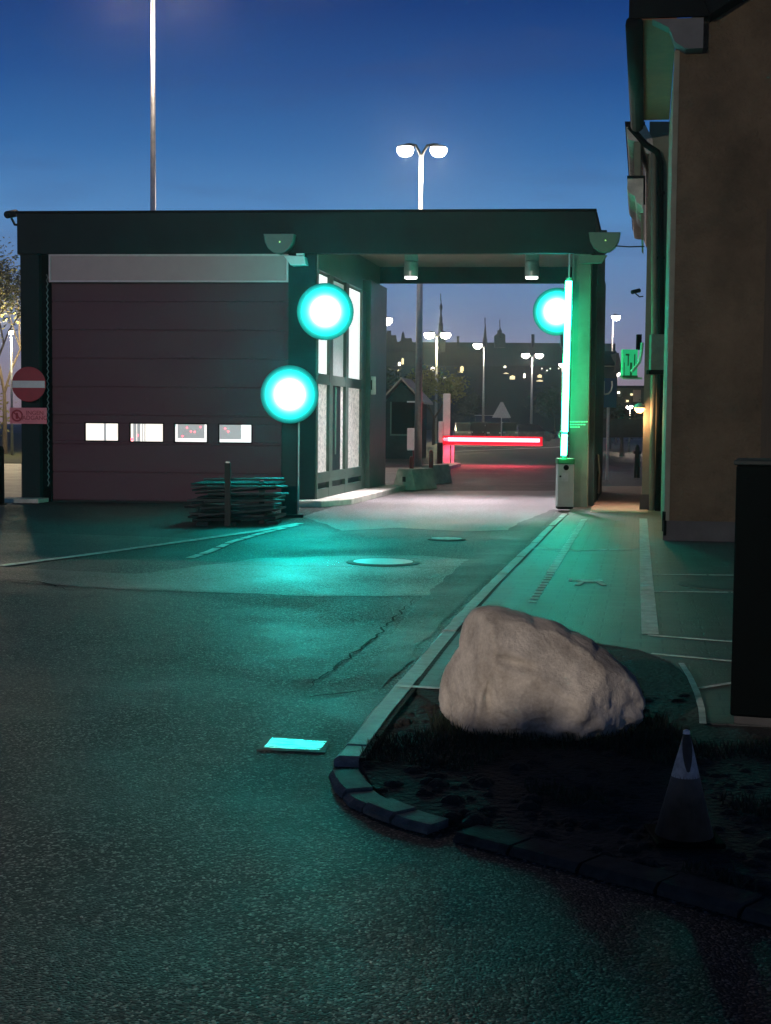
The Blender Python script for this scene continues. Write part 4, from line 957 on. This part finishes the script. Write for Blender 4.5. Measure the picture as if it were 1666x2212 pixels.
m_ = MB(); m_.abox(KK(843, 900).x, KK(905, 900).x, yk2-.15, yk2-.052, KK(850, 941).z, KK(850, 937.5).z); m_.abox(KK(843, 900).x, KK(846, 900).x, yk2-.09, yk2-.052, KK(850, 937).z, KK(850, 868).z); m_.build('sill', M['column'], wn)
m_ = MB(); m_.abox(KK(879, 900).x, KK(902, 900).x, yk2-.08, yk2-.052, KK(850, 869).z, KK(850, 866).z); m_.build('shutter_rail', M['white'], t)
# pale box on the kiosk's right with a red light
pb2 = G(884, 1002); yq = pb2.y
t = thing('control_box', pb2, 'pale control box on a red post with a red light before the hut', 'control box')
m_ = MB(); m_.abox(Z(880, 950, yq).x, Z(902, 950, yq).x, yq, yq+.4, Z(890, 973, yq).z, Z(890, 925, yq).z); m_.build('box', M['white'], t, bevel=.02)
m_ = MB(); m_.lathe((Z(903, 950, yq).x, yq-.03, Z(903, 948, yq).z), (0, -1, 0), [(.07, 0), (.05, .03)], 14); m_.build('lamp', emit('red_signal', (1, .03, .07), 1.3), t)
m_ = MB(); m_.tube((Z(895, 950, yq).x, yq+.2, 0), (Z(895, 950, yq).x, yq+.2, Z(890, 973, yq).z), .06); m_.build('post', M['redpost'], t)
for (px, py, top, lab) in ((889, 1030, 985, 'red marker post rising from the near end of the concrete block'), (931, 1024, 972, 'red marker post rising from the far end of the concrete block')):
    p = G(px, py, .3); yy = p.y; p.z = .25
    o = MB().path([p, V((p.x, yy, Z(px, top, yy).z-.05)), V((p.x, yy, Z(px, top, yy).z))], [.055, .055, .03], 12).build('marker_post', M['redpost'], loc=p, smooth=True); tag(o, lab, 'post', 'marker posts')
# concrete blocks
def block(px, py, label, w=.62, l=1.3):
    p = G(px, py); t = thing('concrete_block', p, label, 'concrete block', 'concrete blocks')
    d = V((.42, .9, 0)).normalized(); n = V((d.y, -d.x, 0)); pr = [p-n*w/2, p+n*w/2, p+n*w*.30+UP*.5, p-n*w*.30+UP*.5]
    MB().prism(pr, d*l).build('block', M['conc'], t, bevel=.02, fixn=True)
    m_ = MB(); m_.box(p-n*.04-d*.012+UP*.2, n*.08, d*.01, UP*.12); m_.build('lifting_slot', M['stone'], t)
block(873, 1059, 'nearer concrete block with sloping sides at the island beyond the gate')
block(921, 1046, 'farther concrete block close to the red-lit kerb', .5, 1.2)
# distant signs: round sign back and triangular sign back, blue P-type sign
def sign_back(px, py, y, kind, lab, sz, low):
    c = Z(px, py, y); t = thing('road_sign', V((c.x, c.y, 0)), lab, 'road sign')
    if kind == 'round': MB().lathe(c, (0, -1, 0), [(sz, 0), (sz, .02)], 28).build('plate', M['steel'], t)
    else: MB().prism([c+V((-sz, 0, -sz*.7)), c+V((sz, 0, -sz*.7)), c+V((.12*sz, 0, sz*.95)), c+V((-.12*sz, 0, sz*.95))], (0, .03, 0)).build('plate', M['steel'], t, fixn=True)
    MB().tube((c.x, c.y+.06, 0), (c.x, c.y+.06, c.z), .04).build('post', M['steel'], t); return t
sign_back(833, 887, 64, 'round', 'pale back of a round sign on a post left of the hut', .36, 0)
sign_back(1084, 888, 110, 'tri', 'pale back of a triangular sign standing above the parked cars', .75, 0)
c = Z(1310, 850, 40); t = thing('parking_sign', V((c.x, c.y, 0)), 'blue sign with a pale curved letter in the gap beside the gate', 'road sign')
a = Z(1294, 880, 40); b_ = Z(1333, 817, 40); MB().abox(a.x, b_.x, 40, 40.03, a.z, b_.z).build('plate', M['blue'], t)
ccx = Z(1303, 840, 39.97); m_ = MB(); m_.path([Z(1322, 823, 39.97), Z(1323, 833, 39.97), Z(1321, 843, 39.97), Z(1315, 850, 39.97), Z(1307, 852, 39.97), Z(1305, 850, 39.97), Z(1305, 823, 39.97)], .024, 6); m_.build('symbol', M['steel'], t)
MB().tube((Z(1316, 850, 40).x, 40.08, 0), (Z(1316, 850, 40).x, 40.08, b_.z), .04).build('post', M['steel'], t)
# hydrant-like post on the footway
p = G(1376, 1032); yy = p.y; t = thing('bollard', p, 'short dark bollard on the footway near the amber light', 'bollard')
MB().path([p, p+V((0, 0, .9)), p+V((0, 0, 1.0))], [.09, .07, .03], 12).build('post', M['darkf'], t, smooth=True); MB().lathe(p+V((0, 0, .72)), (0, 0, 1), [(.12, 0), (.12, .08)], 12).build('cap', M['darkf'], t); 

# cars in the distance
def car(px, py, wpx, y, paint, lab, side=False, hgt=1.55, van=False):
    c = Z(px, py, y); c.z = 0; w = wpx*y/FPX; t = thing('parked_car', c, lab, 'car', 'cars parked beyond the barrier')
    L_ = w if side else 4.2; W_ = 1.8 if side else w
    ax, ay = (V((1, 0, 0)), V((0, 1, 0))) if side else (V((0, 1, 0)), V((-1, 0, 0)))
    def loft(prof, wid, ins):
        rs = []
        for x, z0, z1, k in prof: rs.append([c+ax*x*L_+ay*(wid*k)+UP*z0, c+ax*x*L_+ay*(wid*k*ins)+UP*z1, c+ax*x*L_-ay*(wid*k*ins)+UP*z1, c+ax*x*L_-ay*(wid*k)+UP*z0])
        return MB().rings(rs)
    hb = hgt*.58
    loft([(-.5, .25, hb*.8, .44), (-.47, .2, hb, .5), (0, .2, hb, .5), (.3, .2, hb*.97, .5), (.46, .2, hb*.8, .48), (.5, .25, hb*.65, .42)], W_, .96).build('body', paint, t, fixn=True, smooth=False)
    cab = [(-.47, hb, hb+.02, .46), (-.40 if not van else -.46, hb, hgt, .46), (.08 if not van else .25, hb, hgt, .46), (.26 if not van else .36, hb, hb+.02, .44)]
    loft(cab, W_, .86).build('glasshouse', M['glass'], t, fixn=True)
    m_ = MB(); r1 = -.37 if not van else -.46; r2 = .06 if not van else .25
    m_.prism([c+ax*r1*L_+ay*W_*.40+UP*hgt, c+ax*r2*L_+ay*W_*.40+UP*hgt, c+ax*r2*L_-ay*W_*.40+UP*hgt, c+ax*r1*L_-ay*W_*.40+UP*hgt], (0, 0, .05)); m_.build('roof', paint, t, fixn=True)
    for sx in (-.32, .32):
        for sy in (-1, 1):
            q = c+ax*sx*L_+ay*sy*W_*.42+UP*.31; m_ = MB(); m_.tube(q-ay*.1, q+ay*.1, .31, .31, 16); m_.build('wheel', M['rubber'], t)
    for sy in (-1, 1):
        q = c-ax*(L_*.5+.0)+ay*sy*W_*.36+UP*hb*.78; m_ = MB(); m_.box(q-ay*.12-ax*.02, ay*.24, ax*.04, UP*.12); m_.build('headlight', M['steel'], t)
car(998, 937, 38, 118, M['carg'], 'grey car at the left, just right of the red barrier cabinet', hgt=1.6)
car(1029, 940, 38, 124, M['card'], 'dark car second from the left behind the red barrier', hgt=1.65)
car(1070, 925, 95, 150, M['carw'], 'long white van behind the row of dark cars', side=True, hgt=2.4, van=True)
car(1064, 941, 36, 120, M['card'], 'dark car in front of the white van', hgt=1.6)
car(1098, 941, 36, 122, M['carg'], 'grey car below the triangular sign', hgt=1.65)
car(1155, 945, 86, 128, M['card'], 'long black car seen from the side at the right', side=True, hgt=1.5)

# palace on the skyline
YP = 300
pc = V((Z(1020, 905, YP).x, YP, 0))
pal = thing('palace', pc, 'long dark palace with steep roof, chimneys and gables on the skyline', 'palace')
def PP(px, py, dy=0): return Z(px, py, YP+dy)
m_ = MB().prism([V((PP(760, 900).x, YP, -.5)), V((PP(1330, 905).x, YP, -.5)), PP(1330, 790), PP(760, 790)], (0, 14, 0)); m_.build('facade', M['palace'], pal, fixn=True)
m_ = MB(); m_.poly([PP(780, 790, -.6), PP(1330, 790, -.6), PP(1330, 742, 7), PP(812, 738, 7)]).poly([PP(1330, 790, 14), PP(780, 790, 14), PP(812, 738, 7.02), PP(1330, 742, 7.02)]); m_.build('roof', M['palroof'], pal)
def sil(pts, name, mm=M['palroof'], th=3, dy=4):
    m_ = MB().prism([PP(x, y, dy) for x, y in pts], (0, th, 0)); return m_.build(name, mm, pal, fixn=True)
sil([(806, 790), (806, 742), (816, 738), (832, 720), (836, 719), (836, 714), (845, 714), (845, 724), (856, 724), (858, 738), (864, 738), (864, 790)], 'gable')
sil([(862, 790), (862, 738), (866, 735), (868, 722), (871, 715), (874, 722), (875, 730), (890, 731), (891, 740), (900, 742), (900, 790)], 'gable')
for x, y0, w in ((990, 726, 5), (1080, 713, 9), (1152, 722, 6), (1216, 712, 8), (886, 730, 4)): sil([(x-w/2, 750), (x-w/2, y0), (x+w/2, y0), (x+w/2, 750)], 'chimney', dy=5, th=1.2)
sil([(1070, 750), (1070, 724), (1075, 720), (1089, 720), (1092, 724), (1092, 750)], 'stair_gable', dy=3)
def spire(px, yb_, prof, lab):
    c = PP(px, yb_, 2); t = thing('spire', V((c.x, c.y, 0)), lab, 'spire', 'spires on the skyline')
    MB().lathe(V((c.x, c.y, 0)), (0, 0, 1), [(w*YP/FPX, PP(px, y, 2).z) for w, y in prof], 8).build('spire_roof', M['palroof'], t)
    m_ = MB(); m_.tube(PP(px, prof[-1][1]+2, 2), PP(px, prof[-1][1]-14, 2), .1); m_.build('finial', M['palroof'], t); return t
spire(952, 745, [(11, 760), (11, 735), (9, 726), (5, 718), (5, 700), (3.5, 697), (3.5, 688), (1.8, 680), (1.8, 670), (3.2, 667), (3.2, 662), (1, 655), (.7, 648)], 'tallest spire with tiered lanterns on the palace roof')
spire(1048, 745, [(5, 760), (5, 735), (3.5, 728), (2.2, 715), (1.5, 708), (.7, 700)], 'slim short spire right of the tallest one')
spire(1080, 745, [(3, 730), (3, 716), (1.2, 708), (.5, 704)], 'small turret on the broad chimney stack')
# lit windows of the palace
wl_ = [(863, 786, 6, 10), (870, 780, 5, 16), (861, 800, 5, 5), (935, 797, 9, 11), (998, 796, 8, 13), (995, 803, 12, 4), (1091, 792, 5, 6), (1093, 806, 14, 3), (1107, 815, 12, 10), (1133, 811, 5, 12), (1166, 812, 10, 8), (1166, 822, 16, 4), (961, 815, 6, 8)]
for i, (x, y, w, h) in enumerate(wl_):
    a = PP(x-w*.45, y+h*.42, -.4); b_ = PP(x+w*.45, y-h*.42, -.4); f = MB().abox(a.x-.08, b_.x+.08, YP-.38, YP-.1, a.z-.08, b_.z+.08).build('window', M['palace'], pal)
    xm_ = (a.x+b_.x)/2; MB().prism([(a.x, YP-.5, a.z), (b_.x, YP-.5, a.z), (b_.x, YP-.5, b_.z-.2), (xm_, YP-.5, b_.z), (a.x, YP-.5, b_.z-.25)], (0, .1, 0)).build('pane', M['warmwin'] if i % 3 else M['warmwin2'], f, fixn=True)
for x, y in ((1171, 796), (1189, 796), (1207, 796), (1182, 800)):
    a = PP(x-1.1, y+1.1, -.4); b_ = PP(x+1.1, y-1.1, -.4); f = MB().abox(a.x, b_.x, YP-.38, YP-.1, a.z, b_.z).build('window', M['palace'], pal)
    MB().abox(a.x, b_.x, YP-.45, YP-.39, a.z, b_.z).build('pane', M['warmwin2'], f)
# gabled house and low buildings in the right gap
yh = 75; 
def HH(px, py, dy=0): return Z(px, py, yh+dy)
t = thing('gabled_house', V((HH(1310, 900).x, yh, 0)), 'dark house with a steep roof in the gap between gate and brown building', 'house')
m_ = MB().prism([HH(1270, 925), HH(1334, 925), HH(1334, 792), HH(1270, 792)], (0, 9, 0)); m_.build('wall', mat('dark_render', (.05, .075, .07), .85, .3, 1, .1), t, fixn=True)
m_ = MB().prism([HH(1268, 790, -.3), HH(1328, 790, -.3), HH(1333, 762, 2.5), HH(1268, 762, 2.5)], (0, .2, .1)); m_.build('roof', M['palroof'], t, fixn=True)
m_ = MB().prism([HH(1328, 800, -.2), HH(1338, 806, -.2), HH(1344, 795, -.2), HH(1337, 762, -.2), HH(1333, 762, -.2)], (0, 8, 0)); m_.build('gable', mat('pale_render', (.16, .16, .13), .85, .3, 1, .1), t, fixn=True)
t = thing('low_building', V((Z(1365, 900, 85).x, 85, 0)), 'low building with flat dark eaves and a pale patch under the pink horizon', 'building')
m_ = MB().prism([Z(1334, 925, 85), Z(1400, 925, 85), Z(1400, 836, 85), Z(1334, 836, 85)], (0, 9, 0)); m_.build('wall', mat('grey_render', (.05, .06, .05), .85, .5, .6, .2), t, fixn=True)
m_ = MB().prism([Z(1330, 838, 84.7), Z(1402, 838, 84.7), Z(1402, 833, 84.7), Z(1330, 833, 84.7)], (0, 10, 0)); m_.build('roof', M['palroof'], t, fixn=True)
m_ = MB().prism([Z(1368, 868, 84.95), Z(1385, 868, 84.95), Z(1385, 842, 84.95), Z(1368, 842, 84.95)], (0, .04, 0)); m_.build('pale_bay', mat('pale_bay', (.30, .25, .20), .8, .2, 1, 0), t, fixn=True)
for x, y, m__ in ((1337, 848, M['warmwin2']), (1365, 852, M['warmwin']), (1356, 866, M['warmwin'])):
    a = Z(x-2.4, y+2, 84.8); b_ = Z(x+2.4, y-2, 84.8); MB().abox(a.x, b_.x, 84.8, 84.9, a.z, b_.z).build('window', m__, t)
# low wall / hedge mass right
t = tag(MB().prism([Z(1290, 945, 62), Z(1400, 945, 62), Z(1400, 905, 62), Z(1290, 905, 62)], (0, 1.2, 0)).build('garden_wall', mat('dark_wall', (.03, .045, .035), .9, .5, 1.5, .5), fixn=True, loc=V((10, 62, 0))), 'dark low wall across the far end of the side gap', 'wall')

# ---------------------------------------------------------------- trees
def leafy(base_, h, crown, n, size, lm, lab, seed, bare=False, trunk_r=.12, gname='trees beyond the gate'):
    rnd = random.Random(seed); t = thing('tree', base_, lab, 'tree', gname); tr_ = MB(); tips = []
    def grow(p, d, L, r, lvl):
        q = p+d*L; mid = p+d*L*.5+V((rnd.uniform(-1, 1), rnd.uniform(-1, 1), 0))*L*.06
        tr_.path([p, mid, q], [r, r*.82, r*.62], 6 if lvl else 8)
        if lvl >= (5 if bare else 3): tips.append(q); return
        for k in range(rnd.choice([2, 3, 3])):
            nd = (d+V((rnd.uniform(-.8, .8), rnd.uniform(-.8, .8), rnd.uniform(-.15, .5)))).normalized(); grow(q, nd, L*rnd.uniform(.62, .82), r*.6, lvl+1)
            if lvl > 1: tips.append(q)
    grow(V(base_), V((0, 0, 1)), h*.34, trunk_r, 0); tr_.build('trunk', M['bark'], t)
    lf = MB()
    for _ in range(n):
        tp = rnd.choice(tips); p = tp+V((rnd.gauss(0, 1), rnd.gauss(0, 1), rnd.gauss(0, .8)))*crown
        a = V((rnd.uniform(-1, 1), rnd.uniform(-1, 1), rnd.uniform(-.6, .6))).normalized(); b_ = a.orthogonal().normalized(); s = size*rnd.uniform(.5, 1.3)
        lf.v += [p-a*s, p-b_*s*.5, p+a*s, p+b_*s*.5]; k = len(lf.v); lf.f.append((k-4, k-3, k-2, k-1))
    lf.build('crown', lm, t); return t
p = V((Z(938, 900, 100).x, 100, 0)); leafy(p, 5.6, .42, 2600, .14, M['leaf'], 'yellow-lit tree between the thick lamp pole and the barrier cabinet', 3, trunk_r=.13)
p = V((Z(846, 900, 95).x, 95, 0)); leafy(p, 5.4, .5, 1800, .14, M['leafd'], 'dim bushy tree behind the small hut', 5)
p = V((Z(1030, 900, 170).x, 170, 0)); leafy(p, 5.5, .8, 1500, .2, M['leafd'], 'dark low tree behind the white van', 8)
p = V((Z(1200, 900, 175).x, 175, 0)); leafy(p, 6.0, .9, 1500, .22, M['leafd'], 'dark tree at the right end of the parked cars', 9)
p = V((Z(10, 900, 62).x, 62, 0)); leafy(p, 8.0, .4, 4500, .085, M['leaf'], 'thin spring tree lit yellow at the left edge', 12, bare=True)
p = V((Z(-40, 900, 58).x, 58, 0)); leafy(p, 8.5, .4, 3500, .085, M['leafd'], 'half-bare tree cut off by the left edge of the view', 13, bare=True)
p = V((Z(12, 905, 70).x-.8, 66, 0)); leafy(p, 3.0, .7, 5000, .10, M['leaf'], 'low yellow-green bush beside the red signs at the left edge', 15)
p = V((Z(24, 690, 60).x, 60, 0)); lamp(p, Z(14, 710, 60).z, [-.02], 'small lamp shining through the branches at the left edge', .05, .12, 1500, col=(1, .8, .45))
p = V((Z(1345, 900, 70).x, 70, 0)); leafy(p, 2.4, .4, 1200, .08, M['leafd'], 'low shrub in front of the low building in the right gap', 17)

# unseen tree added behind the viewer, crown shaped to shade the planting bed
rnd = random.Random(5); p = V((-.9, -1.6, 0)); t = thing('tree', p, 'leafy tree added behind the viewer to shade the planting bed', 'tree')
m_ = MB(); m_.path([p, p+V((-.1, .1, 1.5)), p+V((-.6, .4, 2.4)), p+V((-3.2, .5, 2.6))], [.11, .10, .08, .03], 8); m_.path([p+V((-.1, .1, 1.5)), p+V((.9, .5, 2.3))], [.08, .03], 8); m_.build('trunk', M['bark'], t)
lowz = [(-4.75, 2.72), (-3.9, 2.46), (-3.0, 2.10), (-2.4, 1.88), (-1.6, 1.5), (1.2, 1.0)]
def lowat(x):
    for (a, b), (c, d) in zip(lowz, lowz[1:]):
        if a <= x <= c: return b+(d-b)*(x-a)/(c-a)
    return 9
lf = MB(); n = 0
while n < 9000:
    x = rnd.uniform(-4.75, 1.2); z = rnd.uniform(1.0, 2.86)
    if z < lowat(x)+.02*rnd.gauss(0, 1) or z > 2.79+.04*math.sin(x*9)+.03*rnd.gauss(0, 1): continue
    q = V((x, -1+rnd.uniform(-.18, .18), z)); a = V((rnd.uniform(-1, 1), rnd.uniform(-.4, .4), rnd.uniform(-1, 1))).normalized(); b_ = a.cross(V((0, 1, 0))).normalized(); sz = rnd.uniform(.06, .12)
    lf.v += [q-a*sz, q-b_*sz*.6, q+a*sz, q+b_*sz*.6]; k = len(lf.v); lf.f.append((k-4, k-3, k-2, k-1)); n += 1
lf.build('crown', M['leafd'], t)

# thin haze added to give the lamps a bloom
hz = MB().abox(-310, 310, -70, 430, -1.0, 40).build('added_bloom_haze', M['black']); hz['kind'] = 'stuff'
hm = bpy.data.materials.new('bloom_haze'); hm.use_nodes = True; ht_ = hm.node_tree; ht_.nodes.clear()
ho = ht_.nodes.new('ShaderNodeOutputMaterial'); hv = ht_.nodes.new('ShaderNodeVolumePrincipled')
hv.inputs['Color'].default_value = (.85, .92, .95, 1); hv.inputs['Density'].default_value = HAZE; hv.inputs['Anisotropy'].default_value = .8
ht_.links.new(hv.outputs[0], ho.inputs['Volume']); hz.data.materials.clear(); hz.data.materials.append(hm)
